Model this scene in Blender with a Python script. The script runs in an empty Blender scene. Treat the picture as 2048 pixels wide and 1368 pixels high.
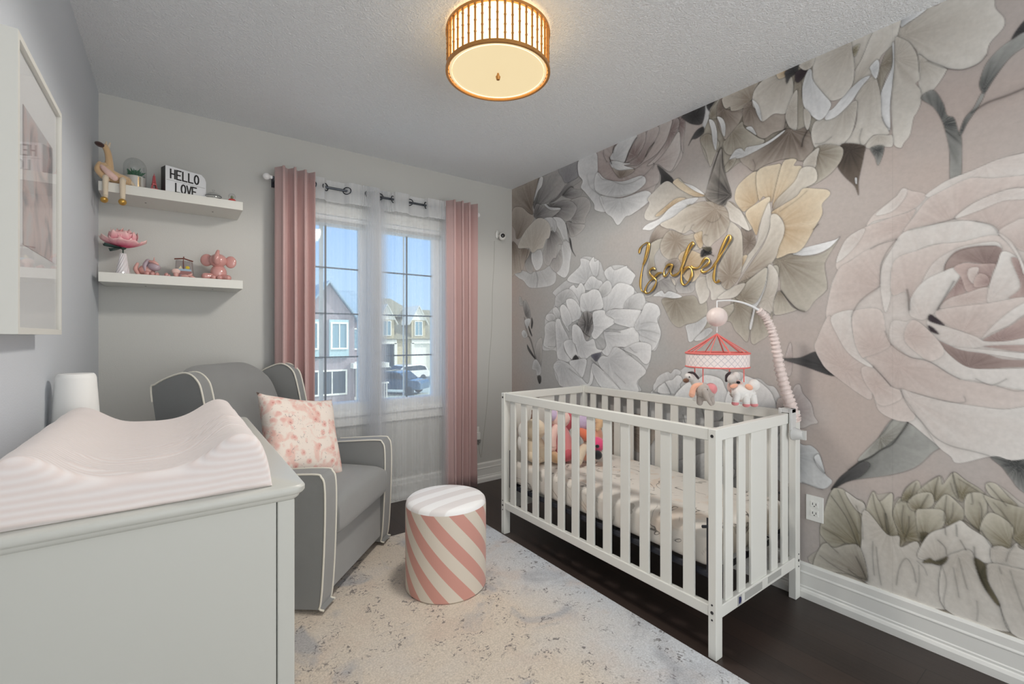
import bpy, bmesh, math, random
import numpy as np
from mathutils import Vector, Matrix, noise as mnoise
PI = math.pi
rnd = random.Random(7)
SC = bpy.context.scene
COL = SC.collection

# ---------------------------------------------------------------- camera
FPX, CAMZ, HORY = 917.5, 1.188, 672.0
YAW = math.atan2(674, 917.5)
SY, CY = math.sin(YAW), math.cos(YAW)
cam_d = bpy.data.cameras.new('camera'); cam = bpy.data.objects.new('camera', cam_d); COL.objects.link(cam)
cam_d.sensor_width = 36; cam_d.lens = FPX / 2048 * 36; cam_d.shift_y = -12 / 2048
cam_d.clip_start = 0.02; cam_d.clip_end = 500
cam.location = (0, 0, CAMZ); cam.rotation_euler = (PI / 2, 0, -YAW)
SC.camera = cam

# ---------------------------------------------------------------- exposure
SC.view_settings.view_transform = 'Standard'; SC.view_settings.look = 'None'
SC.view_settings.gamma = 1; SC.view_settings.use_curve_mapping = False
SC.view_settings.exposure = 0.34
SC.cycles.max_bounces = 10; SC.cycles.diffuse_bounces = 6; SC.cycles.transparent_max_bounces = 24
SC.cycles.caustics_reflective = False; SC.cycles.caustics_refractive = False

# ---------------------------------------------------------------- sky: blue in front of the house, bright hazy sun side behind it
W = bpy.data.worlds.new('sky'); SC.world = W; W.use_nodes = True
nt = W.node_tree; nt.nodes.clear()
wo = nt.nodes.new('ShaderNodeOutputWorld'); bg = nt.nodes.new('ShaderNodeBackground')
tc = nt.nodes.new('ShaderNodeTexCoord'); sx = nt.nodes.new('ShaderNodeSeparateXYZ')
nt.links.new(tc.outputs['Generated'], sx.inputs[0])
el = nt.nodes.new('ShaderNodeValToRGB'); nt.links.new(sx.outputs['Z'], el.inputs[0])
r = el.color_ramp; r.elements[0].position = 0.0; r.elements[0].color = (0.60, 0.80, 1.0, 1)
r.elements[1].position = 0.30; r.elements[1].color = (0.29, 0.54, 1.0, 1)
sunny = nt.nodes.new('ShaderNodeMapRange'); nt.links.new(sx.outputs['Y'], sunny.inputs[0])
sunny.inputs[1].default_value = 0.1; sunny.inputs[2].default_value = -0.6
SKY_BACK = 1.3
sunny.interpolation_type = 'SMOOTHSTEP'
mx = nt.nodes.new('ShaderNodeMix'); mx.data_type = 'RGBA'
nt.links.new(sunny.outputs[0], mx.inputs[0]); nt.links.new(el.outputs[0], mx.inputs[6])
mx.inputs[7].default_value = (SKY_BACK, SKY_BACK * 0.985, SKY_BACK * 0.955, 1)
nt.links.new(mx.outputs[2], bg.inputs[0]); bg.inputs[1].default_value = 1.0
nt.links.new(bg.outputs[0], wo.inputs[0])

# ---------------------------------------------------------------- sun on the street (comes over the house from the right)
sd = bpy.data.lights.new('sun', 'SUN'); sd.energy = 2.6; sd.angle = 0.01; sd.color = (1, 0.95, 0.86)
so = bpy.data.objects.new('sun', sd); COL.objects.link(so)
so.rotation_euler = Vector((-0.72, 0.36, -0.58)).to_track_quat('-Z', 'Y').to_euler()

# ---------------------------------------------------------------- area lamp added to fill the room with light, at its open end, 1.9 m behind the camera
ad_ = bpy.data.lights.new('added_room_fill', 'AREA'); ad_.shape = 'RECTANGLE'; ad_.size = 2.5; ad_.size_y = 2.3; ad_.energy = 22; ad_.color = (0.92, 0.965, 1.0)
ao = bpy.data.objects.new('added_room_fill', ad_); COL.objects.link(ao); ao.location = (1.0, -1.85, 1.25); ao.rotation_euler = (-PI / 2, 0, PI)
ao.rotation_euler = Vector((0, 1, .3)).to_track_quat('-Z', 'Z').to_euler()

# ---------------------------------------------------------------- helpers
def srgb(r, g, b, k=1.0):
    f = lambda c: ((c / 255 + 0.055) / 1.055) ** 2.4 if c > 10 else c / 255 / 12.92
    return (min(1, f(r) * k), min(1, f(g) * k), min(1, f(b) * k), 1)

def ray(X):
    t = (X - 1024) / FPX
    return (SY + CY * t, CY - SY * t)
def onx(x, X, Y):
    dx, dy = ray(X); s = x / dx; return Vector((x, s * dy, CAMZ - (Y - HORY) / FPX * s))
def ony(y, X, Y):
    dx, dy = ray(X); s = y / dy; return Vector((s * dx, y, CAMZ - (Y - HORY) / FPX * s))
def onz(z, X, Y):
    s = (CAMZ - z) * FPX / (Y - HORY); dx, dy = ray(X); return Vector((s * dx, s * dy, z))
def ats(s, X, Y):
    dx, dy = ray(X); return Vector((s * dx, s * dy, CAMZ - (Y - HORY) / FPX * s))

def mat(name, col, rough=0.6, metal=0.0, bump=0, bscale=200, spec=0.5, var=0, vscale=8, sheen=0, emit=None, estr=0, trans=0, coat=0):
    m = bpy.data.materials.new(name); m.use_nodes = True
    n = m.node_tree.nodes; l = m.node_tree.links; b = n['Principled BSDF']
    b.inputs['Base Color'].default_value = col; b.inputs['Roughness'].default_value = rough
    b.inputs['Metallic'].default_value = metal; b.inputs['Specular IOR Level'].default_value = spec
    if sheen: b.inputs['Sheen Weight'].default_value = sheen
    if coat: b.inputs['Coat Weight'].default_value = coat
    if trans: b.inputs['Transmission Weight'].default_value = trans
    if emit: b.inputs['Emission Color'].default_value = emit; b.inputs['Emission Strength'].default_value = estr
    tcn = n.new('ShaderNodeTexCoord')
    nz = n.new('ShaderNodeTexNoise'); nz.inputs['Scale'].default_value = vscale; nz.inputs['Detail'].default_value = 4
    l.new(tcn.outputs['Object'], nz.inputs['Vector'])
    if var:
        mxn = n.new('ShaderNodeMix'); mxn.data_type = 'RGBA'
        l.new(nz.outputs[0], mxn.inputs[0])
        mxn.inputs[6].default_value = tuple(c * (1 - var) for c in col[:3]) + (1,)
        mxn.inputs[7].default_value = tuple(min(1, c * (1 + var)) for c in col[:3]) + (1,)
        l.new(mxn.outputs[2], b.inputs['Base Color'])
    if bump:
        n2 = n.new('ShaderNodeTexNoise'); n2.inputs['Scale'].default_value = bscale; n2.inputs['Detail'].default_value = 3
        l.new(tcn.outputs['Object'], n2.inputs['Vector'])
        bp = n.new('ShaderNodeBump'); bp.inputs['Strength'].default_value = bump; bp.inputs['Distance'].default_value = 0.004
        l.new(n2.outputs[0], bp.inputs['Height']); l.new(bp.outputs[0], b.inputs['Normal'])
    return m

def box(bm, x0, x1, y0, y1, z0, z1, M=None):
    vs = [bm.verts.new((x, y, z)) for x in (x0, x1) for y in (y0, y1) for z in (z0, z1)]
    fs = [(0, 1, 3, 2), (4, 6, 7, 5), (0, 4, 5, 1), (2, 3, 7, 6), (0, 2, 6, 4), (1, 5, 7, 3)]
    for f in fs: bm.faces.new([vs[i] for i in f])
    if M is not None:
        for v in vs: v.co = M @ v.co
    return vs

def tube(bm, pts, rad, seg=8, closed=False, cap=True):
    pts = [Vector(p) for p in pts]; n = len(pts)
    rads = rad if isinstance(rad, (list, tuple)) else [rad] * n
    up = None; rings = []
    for i, p in enumerate(pts):
        a = pts[(i - 1) % n] if (closed or i > 0) else p
        b = pts[(i + 1) % n] if (closed or i < n - 1) else p
        t = (b - a)
        t = t.normalized() if t.length > 1e-9 else Vector((0, 0, 1))
        if up is None:
            up = Vector((0, 0, 1)) if abs(t.z) < 0.9 else Vector((1, 0, 0))
        s = t.cross(up)
        if s.length < 1e-4: s = t.cross(Vector((0.3, 1, 0.2)))
        s.normalize(); u = s.cross(t).normalized(); up = u
        rings.append([bm.verts.new(p + (s * math.cos(2 * PI * k / seg) + u * math.sin(2 * PI * k / seg)) * rads[i]) for k in range(seg)])
    m = n if closed else n - 1
    for i in range(m):
        A, B = rings[i], rings[(i + 1) % n]
        for k in range(seg): bm.faces.new((A[k], A[(k + 1) % seg], B[(k + 1) % seg], B[k]))
    if cap and not closed:
        bm.faces.new(rings[0][::-1]); bm.faces.new(rings[-1])

def lathe(bm, prof, seg=32, c=(0, 0, 0), cap=True):
    rings = []
    for r_, z in prof:
        rings.append([bm.verts.new((c[0] + r_ * math.cos(2 * PI * k / seg), c[1] + r_ * math.sin(2 * PI * k / seg), c[2] + z)) for k in range(seg)])
    for A, B in zip(rings, rings[1:]):
        for k in range(seg): bm.faces.new((A[k], A[(k + 1) % seg], B[(k + 1) % seg], B[k]))
    if cap:
        bm.faces.new(rings[0][::-1]); bm.faces.new(rings[-1])

def blob(bm, c, r_, M=None, seg=20, wob=0, seed=0, sq=1.0):
    """ellipsoid; r_ = (rx, ry, rz); sq < 1 squares it off"""
    res = bmesh.ops.create_uvsphere(bm, u_segments=seg, v_segments=max(8, seg * 2 // 3), radius=1)
    for v in res['verts']:
        d = v.co.copy()
        if sq != 1.0: d = Vector([math.copysign(abs(a) ** sq, a) for a in d])
        if wob: d *= 1 + wob * mnoise.noise(v.co * 2.2 + Vector((seed, seed * 2, 0)))
        p = Vector((d.x * r_[0], d.y * r_[1], d.z * r_[2]))
        if M is not None: p = M @ p
        v.co = p + Vector(c)

def prism(bm, pts, axis, a, b):
    """extrude a closed 2-D outline along axis ('x','y','z') from a to b"""
    def P(u, v, w):
        return {'x': (w, u, v), 'y': (u, w, v), 'z': (u, v, w)}[axis]
    A = [bm.verts.new(P(u, v, a)) for u, v in pts]; B = [bm.verts.new(P(u, v, b)) for u, v in pts]
    n = len(pts)
    bm.faces.new(A[::-1]); bm.faces.new(B)
    for i in range(n): bm.faces.new((A[i], A[(i + 1) % n], B[(i + 1) % n], B[i]))

def obj(name, bm, m, parent=None, smooth=True, bevel=0, bseg=2, sub=0, loc=None, rot=None, flatang=0.7):
    bmesh.ops.recalc_face_normals(bm, faces=bm.faces)
    me = bpy.data.meshes.new(name); bm.to_mesh(me); bm.free()
    o = bpy.data.objects.new(name, me); COL.objects.link(o)
    for mm in (m if isinstance(m, (list, tuple)) else [m]): me.materials.append(mm)
    if parent is not None: o.parent = parent
    if loc is not None: o.location = loc
    if rot is not None: o.rotation_euler = rot
    if smooth:
        me.shade_smooth()
        if not sub:
            me.set_sharp_from_angle(angle=flatang)
    if bevel:
        md = o.modifiers.new('bevel', 'BEVEL'); md.width = bevel; md.segments = bseg; md.limit_method = 'ANGLE'; md.angle_limit = 0.6
        md.harden_normals = True
    if sub:
        md = o.modifiers.new('sub', 'SUBSURF'); md.levels = sub; md.render_levels = sub
    return o

def thing(name, label, cat, loc=(0, 0, 0), rz=0, group=None):
    o = bpy.data.objects.new(name, None); COL.objects.link(o)
    o.location = loc; o.rotation_euler = (0, 0, rz); o.empty_display_size = 0.05
    o['label'] = label; o['category'] = cat
    if group: o['group'] = group
    return o
def tag(o, label, cat, group=None):
    o['label'] = label; o['category'] = cat
    if group: o['group'] = group
    return o
def struct(o):
    o['kind'] = 'structure'; return o
def B(): return bmesh.new()
def catmull(pts, n=6, closed=False):
    P = [Vector(p) for p in pts]; N = len(P); out = []
    rng = range(N if closed else N - 1)
    for i in rng:
        p0 = P[(i - 1) % N] if (closed or i > 0) else P[0]
        p1 = P[i]; p2 = P[(i + 1) % N]
        p3 = P[(i + 2) % N] if (closed or i < N - 2) else P[-1]
        for k in range(n):
            t = k / n
            out.append(0.5 * ((2 * p1) + (-p0 + p2) * t + (2 * p0 - 5 * p1 + 4 * p2 - p3) * t * t + (-p0 + 3 * p1 - 3 * p2 + p3) * t ** 3))
    if not closed: out.append(P[-1])
    return out
# ================================================================ the room
H = 2.44; XL, XR, YB, YF = -0.317, 2.32, 3.16, -1.9
WX0, WX1, WZ0, WZ1 = 0.63, 1.66, 0.68, 1.985       # window opening

m_wall = mat('wall_paint', srgb(201, 201, 197), 0.75, bump=0.12, bscale=180)
m_wall_l = mat('wall_paint_left_lit', srgb(200, 205, 211), 0.75, bump=0.12, bscale=180)  # same paint, with the bluish light on this wall put into its colour
m_trim = mat('trim_paint', (0.80, 0.80, 0.77, 1), 0.35)
m_white = mat('white_gloss', (0.82, 0.83, 0.83, 1), 0.3)

# textured ceiling
m_ceil = bpy.data.materials.new('stippled_ceiling'); m_ceil.use_nodes = True
n = m_ceil.node_tree.nodes; l = m_ceil.node_tree.links; b = n['Principled BSDF']
b.inputs['Base Color'].default_value = (0.86, 0.88, 0.90, 1); b.inputs['Roughness'].default_value = 0.8
t_ = n.new('ShaderNodeTexCoord'); a_ = n.new('ShaderNodeTexNoise'); a_.inputs['Scale'].default_value = 75; a_.inputs['Detail'].default_value = 5; a_.inputs['Distortion'].default_value = 1.3
v_ = n.new('ShaderNodeTexVoronoi'); v_.inputs['Scale'].default_value = 110
l.new(t_.outputs['Object'], a_.inputs[0]); l.new(t_.outputs['Object'], v_.inputs[0])
cr = n.new('ShaderNodeValToRGB'); cr.color_ramp.elements[0].position = 0.42; cr.color_ramp.elements[1].position = 0.62
l.new(a_.outputs[0], cr.inputs[0])
ad = n.new('ShaderNodeMath'); ad.operation = 'MULTIPLY_ADD'; l.new(v_.outputs[0], ad.inputs[0]); ad.inputs[1].default_value = -0.5; l.new(cr.outputs[0], ad.inputs[2])
bp = n.new('ShaderNodeBump'); bp.inputs['Strength'].default_value = 0.55; bp.inputs['Distance'].default_value = 0.006
l.new(ad.outputs[0], bp.inputs['Height']); l.new(bp.outputs[0], b.inputs['Normal'])

# dark plank floor
m_floor = bpy.data.materials.new('dark_planks'); m_floor.use_nodes = True
n = m_floor.node_tree.nodes; l = m_floor.node_tree.links; b = n['Principled BSDF']
t_ = n.new('ShaderNodeTexCoord'); mp = n.new('ShaderNodeMapping'); mp.inputs['Rotation'].default_value = (0, 0, PI / 2); l.new(t_.outputs['Object'], mp.inputs[0])
br = n.new('ShaderNodeTexBrick'); l.new(mp.outputs[0], br.inputs[0])
br.inputs['Scale'].default_value = 1; br.inputs['Brick Width'].default_value = 1.2; br.inputs['Row Height'].default_value = 0.127
br.inputs['Mortar Size'].default_value = 0.0012; br.offset = 0.37
br.inputs['Color1'].default_value = srgb(52, 43, 40); br.inputs['Color2'].default_value = srgb(62, 50, 45); br.inputs['Mortar'].default_value = srgb(26, 20, 19)
mp2 = n.new('ShaderNodeMapping'); mp2.inputs['Scale'].default_value = (30, 2.2, 1); l.new(t_.outputs['Object'], mp2.inputs[0])
gr = n.new('ShaderNodeTexNoise'); gr.inputs['Scale'].default_value = 2.2; gr.inputs['Detail'].default_value = 6; gr.inputs['Distortion'].default_value = 0.6; l.new(mp2.outputs[0], gr.inputs[0])
mg = n.new('ShaderNodeMix'); mg.data_type = 'RGBA'; mg.blend_type = 'MULTIPLY'; mg.inputs[0].default_value = 0.7
crg = n.new('ShaderNodeValToRGB'); crg.color_ramp.elements[0].color = (0.55, 0.55, 0.55, 1); crg.color_ramp.elements[1].color = (1.25, 1.2, 1.15, 1)
l.new(gr.outputs[0], crg.inputs[0]); l.new(br.outputs['Color'], mg.inputs[6]); l.new(crg.outputs[0], mg.inputs[7]); l.new(mg.outputs[2], b.inputs['Base Color'])
b.inputs['Roughness'].default_value = 0.42
bp = n.new('ShaderNodeBump'); bp.inputs['Strength'].default_value = 0.15; bp.inputs['Distance'].default_value = 0.002; l.new(gr.outputs[0], bp.inputs['Height']); l.new(bp.outputs[0], b.inputs['Normal'])

bm = B(); box(bm, XL - .15, XR + .15, YF, YB + .15, -0.2, 0); struct(obj('floor', bm, m_floor, smooth=False))
bm = B(); box(bm, XL - .15, XR + .15, YF, YB + .15, H, H + .2); struct(obj('ceiling', bm, m_ceil, smooth=False))
bm = B(); box(bm, XL - .15, XL, YF, YB + .15, 0, H); struct(obj('wall_left', bm, m_wall_l, smooth=False))
bm = B()
box(bm, XL, WX0, YB, YB + .15, 0, H); box(bm, WX1, XR, YB, YB + .15, 0, H)
box(bm, WX0, WX1, YB, YB + .15, 0, WZ0); box(bm, WX0, WX1, YB, YB + .15, WZ1, H)
struct(obj('wall_back', bm, m_wall, smooth=False))

def bb_x(name, x0, x1, yw):   # runs along x, against wall y = yw
    pr = [(0, 0), (.024, 0), (.024, .028), (.019, .038), (.015, .042), (.015, .050), (.012, .054), (.012, .106), (.014, .108), (.014, .112), (.011, .118), (.011, .146), (.006, .156), (0, .156)]
    bm = B(); prism(bm, [(yw - o, z) for o, z in pr], 'x', x0, x1); struct(obj(name, bm, m_trim, smooth=False))
def bb_y(name, y0, y1, xw, s):
    pr = [(0, 0), (.024, 0), (.024, .028), (.019, .038), (.015, .042), (.015, .050), (.012, .054), (.012, .106), (.014, .108), (.014, .112), (.011, .118), (.011, .146), (.006, .156), (0, .156)]
    bm = B(); prism(bm, [(xw + s * o, z) for o, z in pr], 'y', y0, y1); struct(obj(name, bm, m_trim, smooth=False))
bb_x('baseboard_back', XL, XR, YB); bb_y('baseboard_right', YF, YB - .024, XR, -1); bb_y('baseboard_left', YF, YB - .024, XL, 1)
# ================================================================ the floral mural, painted as print colours on a fine wall grid
GS = 0.003
GY0, GY1 = -0.6, YB
NU = int(round((GY1 - GY0) / GS)) + 1; NV = int(round(H / GS)) + 1
gu = np.linspace(GY0, GY1, NU); gv = np.linspace(0, H, NV)
def lin(c):
    c = np.array(c, float) / 255
    return ((c + 0.055) / 1.055) ** 2.4
PAL = {  # light, dark (print colours)
 'w': ((212, 213, 214), (146, 148, 150)), 'x': ((224, 225, 226), (158, 161, 165)),
 'g': ((182, 179, 177), (92, 90, 91)), 'G': ((190, 187, 184), (125, 122, 121)),
 'c': ((204, 197, 184), (142, 127, 110)), 'y': ((214, 199, 170), (176, 146, 104)), 'C': ((208, 203, 194), (160, 150, 136)),
 't': ((184, 172, 160), (112, 97, 85)), 'T': ((188, 182, 168), (128, 117, 100)),
 'p': ((196, 186, 182), (128, 108, 106)), 'P': ((202, 196, 192), (168, 152, 148)),
 'r': ((205, 193, 186), (178, 157, 149)), 'R': ((208, 204, 199), (190, 176, 169)), 'q': ((190, 166, 158), (134, 106, 102)), 'Q': ((172, 150, 142), (116, 92, 88)),
 'k': ((88, 87, 87), (52, 51, 53)), 'K': ((70, 60, 66), (52, 42, 48)), 'l': ((160, 161, 156), (66, 68, 68)), 'L': ((182, 182, 176), (120, 118, 108)),
 'b': ((112, 98, 85), (66, 57, 50)), 'v': ((168, 167, 170), (135, 134, 138)), 'V': ((118, 118, 132), (80, 80, 92)),
 'o': ((194, 188, 170), (118, 108, 78)), 'O': ((196, 190, 180), (150, 140, 122)), 'd': ((112, 102, 74), (70, 66, 46)),
 's': ((168, 161, 152), (56, 54, 55)), 'n': ((120, 112, 92), (60, 56, 44)),
}
def desat(c, f=0.72):
    g = c @ np.array([.3, .59, .11]); return g + (c - g) * f
PAL = {k: (desat(lin(a)), desat(lin(b))) for k, (a, b) in PAL.items()}
rs = np.random.RandomState(5)
def vnoise(shape, cell, seed):
    r_ = np.random.RandomState(seed); h, w = shape
    a = r_.rand(int(h / cell) + 3, int(w / cell) + 3)
    yy = np.arange(h) / cell; xx = np.arange(w) / cell
    y0 = yy.astype(int); x0 = xx.astype(int); fy = (yy - y0)[:, None]; fx = (xx - x0)[None]
    fy = fy * fy * (3 - 2 * fy); fx = fx * fx * (3 - 2 * fx)
    A = a[np.ix_(y0, x0)]; Bq = a[np.ix_(y0, x0 + 1)]; Cq = a[np.ix_(y0 + 1, x0)]; D = a[np.ix_(y0 + 1, x0 + 1)]
    return (A * (1 - fx) + Bq * fx) * (1 - fy) + (Cq * (1 - fx) + D * fx) * fy
MIX = 0.6 * vnoise((NV, NU), 110, 1) + 0.4 * vnoise((NV, NU), 40, 2)
yy_ = gu[None, :] + 0 * gv[:, None]
pk = np.clip((2.2 - yy_) / 1.2, 0, 1) * 0.75 + (MIX - .5) * .8 + np.clip((yy_ - 2.75) / .35, 0, 1) * .8  # background gradient: printed tone with the light across the wall painted in
pk = np.clip(pk, 0, 1)[..., None]
IMG = lin((170, 170, 169)) * (1 - pk) + lin((176, 164, 158)) * pk
FINE = vnoise((NV, NU), 3, 3) - .5; MED = vnoise((NV, NU), 14, 4) - .5

ART = np.zeros((NV, NU), bool)
CR = {'A': (1010, 320, 4.885), 'B': (1060, 500, 4.718), 'C': (1140, 230, 5.946), 'D': (1270, 290, 5.948), 'E': (1450, 290, 3.908),
      'F': (1290, 440, 4.885), 'G': (1370, 50, 4.274), 'H': (1560, 0, 4.273), 'I': (1780, 0, 3.601), 'J': (1620, 320, 4.276),
      'K': (1780, 430, 4.146), 'L': (1620, 620, 4.276), 'M': (1640, 900, 3.6), 'N': (1540, 660, 4.022), 'O': (1020, 580, 6.51),
      'Q': (1280, 720, 9.771), 'Z': (0, 0, 1.0)}
def wallpt(X, Y):
    p = onx(XR, X, Y); return (p.y, p.z)
def parse(s, crop):
    x0, y0, k = CR[crop]; out = []
    for a in s.split():
        X, Y = a.split(',')
        out.append(wallpt(x0 + float(X) / k, y0 + float(Y) / k))
    return out
def smooth2(pts, closed=True, n=5):
    v = catmull([(a, b, 0) for a, b in pts], n, closed)
    return np.array([(p.x, p.y) for p in v])
def window(P, pad):
    u0 = max(0, int((P[:, 0].min() - pad - GY0) / GS)); u1 = min(NU, int((P[:, 0].max() + pad - GY0) / GS) + 2)
    v0 = max(0, int((P[:, 1].min() - pad) / GS)); v1 = min(NV, int((P[:, 1].max() + pad) / GS) + 2)
    return u0, u1, v0, v1
def sdist(P, U, V, closed=True):
    d = np.full(U.shape, 1e9); ins = np.zeros(U.shape, bool)
    n_ = len(P)
    for i in range(n_ if closed else n_ - 1):
        a = P[i]; b = P[(i + 1) % n_]; ab = b - a; L2 = ab @ ab + 1e-12
        t = np.clip(((U - a[0]) * ab[0] + (V - a[1]) * ab[1]) / L2, 0, 1)
        d = np.minimum(d, (U - a[0] - t * ab[0]) ** 2 + (V - a[1] - t * ab[1]) ** 2)
        if closed:
            c = (a[1] > V) != (b[1] > V)
            with np.errstate(divide='ignore', invalid='ignore'):
                xi = a[0] + (V - a[1]) * ab[0] / (ab[1] if ab[1] != 0 else 1e-12)
            ins ^= c & (U < xi)
    d = np.sqrt(d)
    return np.where(ins, -d, d) if closed else d
def petal(crop, pal, root, pts, shade=1.0, line=1.0):
    if pal in 'rRqQ': line = 0.38; shade = .8
    if pal in 'xwC': shade = .75; line = .85
    if pal in 'Oo': line = .8
    P0 = parse(pts, crop); P = smooth2(P0)
    pad = 0.03; u0, u1, v0, v1 = window(P, pad)
    if u1 - u0 < 2 or v1 - v0 < 2: return
    V, U = np.meshgrid(gv[v0:v1], gu[u0:u1], indexing='ij')
    sd_ = sdist(P, U, V); A = IMG[v0:v1, u0:u1]
    size = max(np.ptp(P[:, 0]), np.ptp(P[:, 1]))
    # soft printed shading onto the petals beneath
    out = np.clip(sd_, 0, None)
    under = np.where(ART[v0:v1, u0:u1], 0.34, 0.07)
    A *= (1 - under * line * np.exp(-(out / (0.004 + 0.010 * min(size, .3))) ** 1.2) * (sd_ > 0))[..., None]
    Lc, Dc = PAL[pal]
    R_ = parse(root, crop)[0] if root else (P[:, 0].mean(), P[:, 1].mean())
    dx = U - R_[0]; dz = V - R_[1]; dr = np.hypot(dx, dz)
    ang = np.arctan2(dz, dx)
    k = rs.randint(1000)
    r_ = np.random.RandomState(k); f1 = r_.rand(256); 
    def n1(a, fr):
        q = (a / (2 * PI) + .5) * fr; i = q.astype(int); f = q - i; f = f * f * (3 - 2 * f)
        return f1[i % 256] * (1 - f) + f1[(i + 1) % 256] * f
    vein = 0.6 * (n1(ang, 90) - .5) + .4 * (n1(ang + dr * 1.5, 37) - .5)
    fall = np.exp(-(dr / (0.55 * size)) ** 1.6)
    inn = np.clip(-sd_, 0, None)
    rim = np.exp(-inn / (0.05 * size + .004))
    streak = n1(ang + .15 * np.sin(dr * 30), 150) - .5
    w_ = np.clip(.10 * streak * (dr / (size + .01)) + shade * (0.85 * fall + 0.16 + vein * (0.35 * fall + .12)) - 0.22 * rim + 0.10 * MED[v0:v1, u0:u1], 0, 1)[..., None]
    colr = Lc * (1 - w_) + Dc * w_
    colr = colr * (1 + 0.05 * FINE[v0:v1, u0:u1] + 0.05 * MED[v0:v1, u0:u1])[..., None]
    m_ = np.clip(0.5 - sd_ / GS, 0, 1)[..., None]
    A[:] = A * (1 - m_) + colr * m_
    ART[v0:v1, u0:u1] |= sd_ < 0
    # outline
    e = np.exp(-(np.abs(sd_ - .0008) / 0.0018) ** 2) * 0.36 * line * (0.55 + 0.9 * np.clip(MED[v0:v1, u0:u1] + .5, 0, 1))
    A *= (1 - e)[..., None]
def stroke(crop, wd, dark, pts):
    P = smooth2(parse(pts, crop), closed=False, n=6)
    u0, u1, v0, v1 = window(P, 0.02)
    if u1 - u0 < 2 or v1 - v0 < 2: return
    V, U = np.meshgrid(gv[v0:v1], gu[u0:u1], indexing='ij')
    d = sdist(P, U, V, closed=False); A = IMG[v0:v1, u0:u1]
    e = dark * np.exp(-(d / wd) ** 2) + dark * .3 * np.exp(-(d / (wd * 4)) ** 2)
    A *= (1 - np.clip(e, 0, .95))[..., None]
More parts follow.
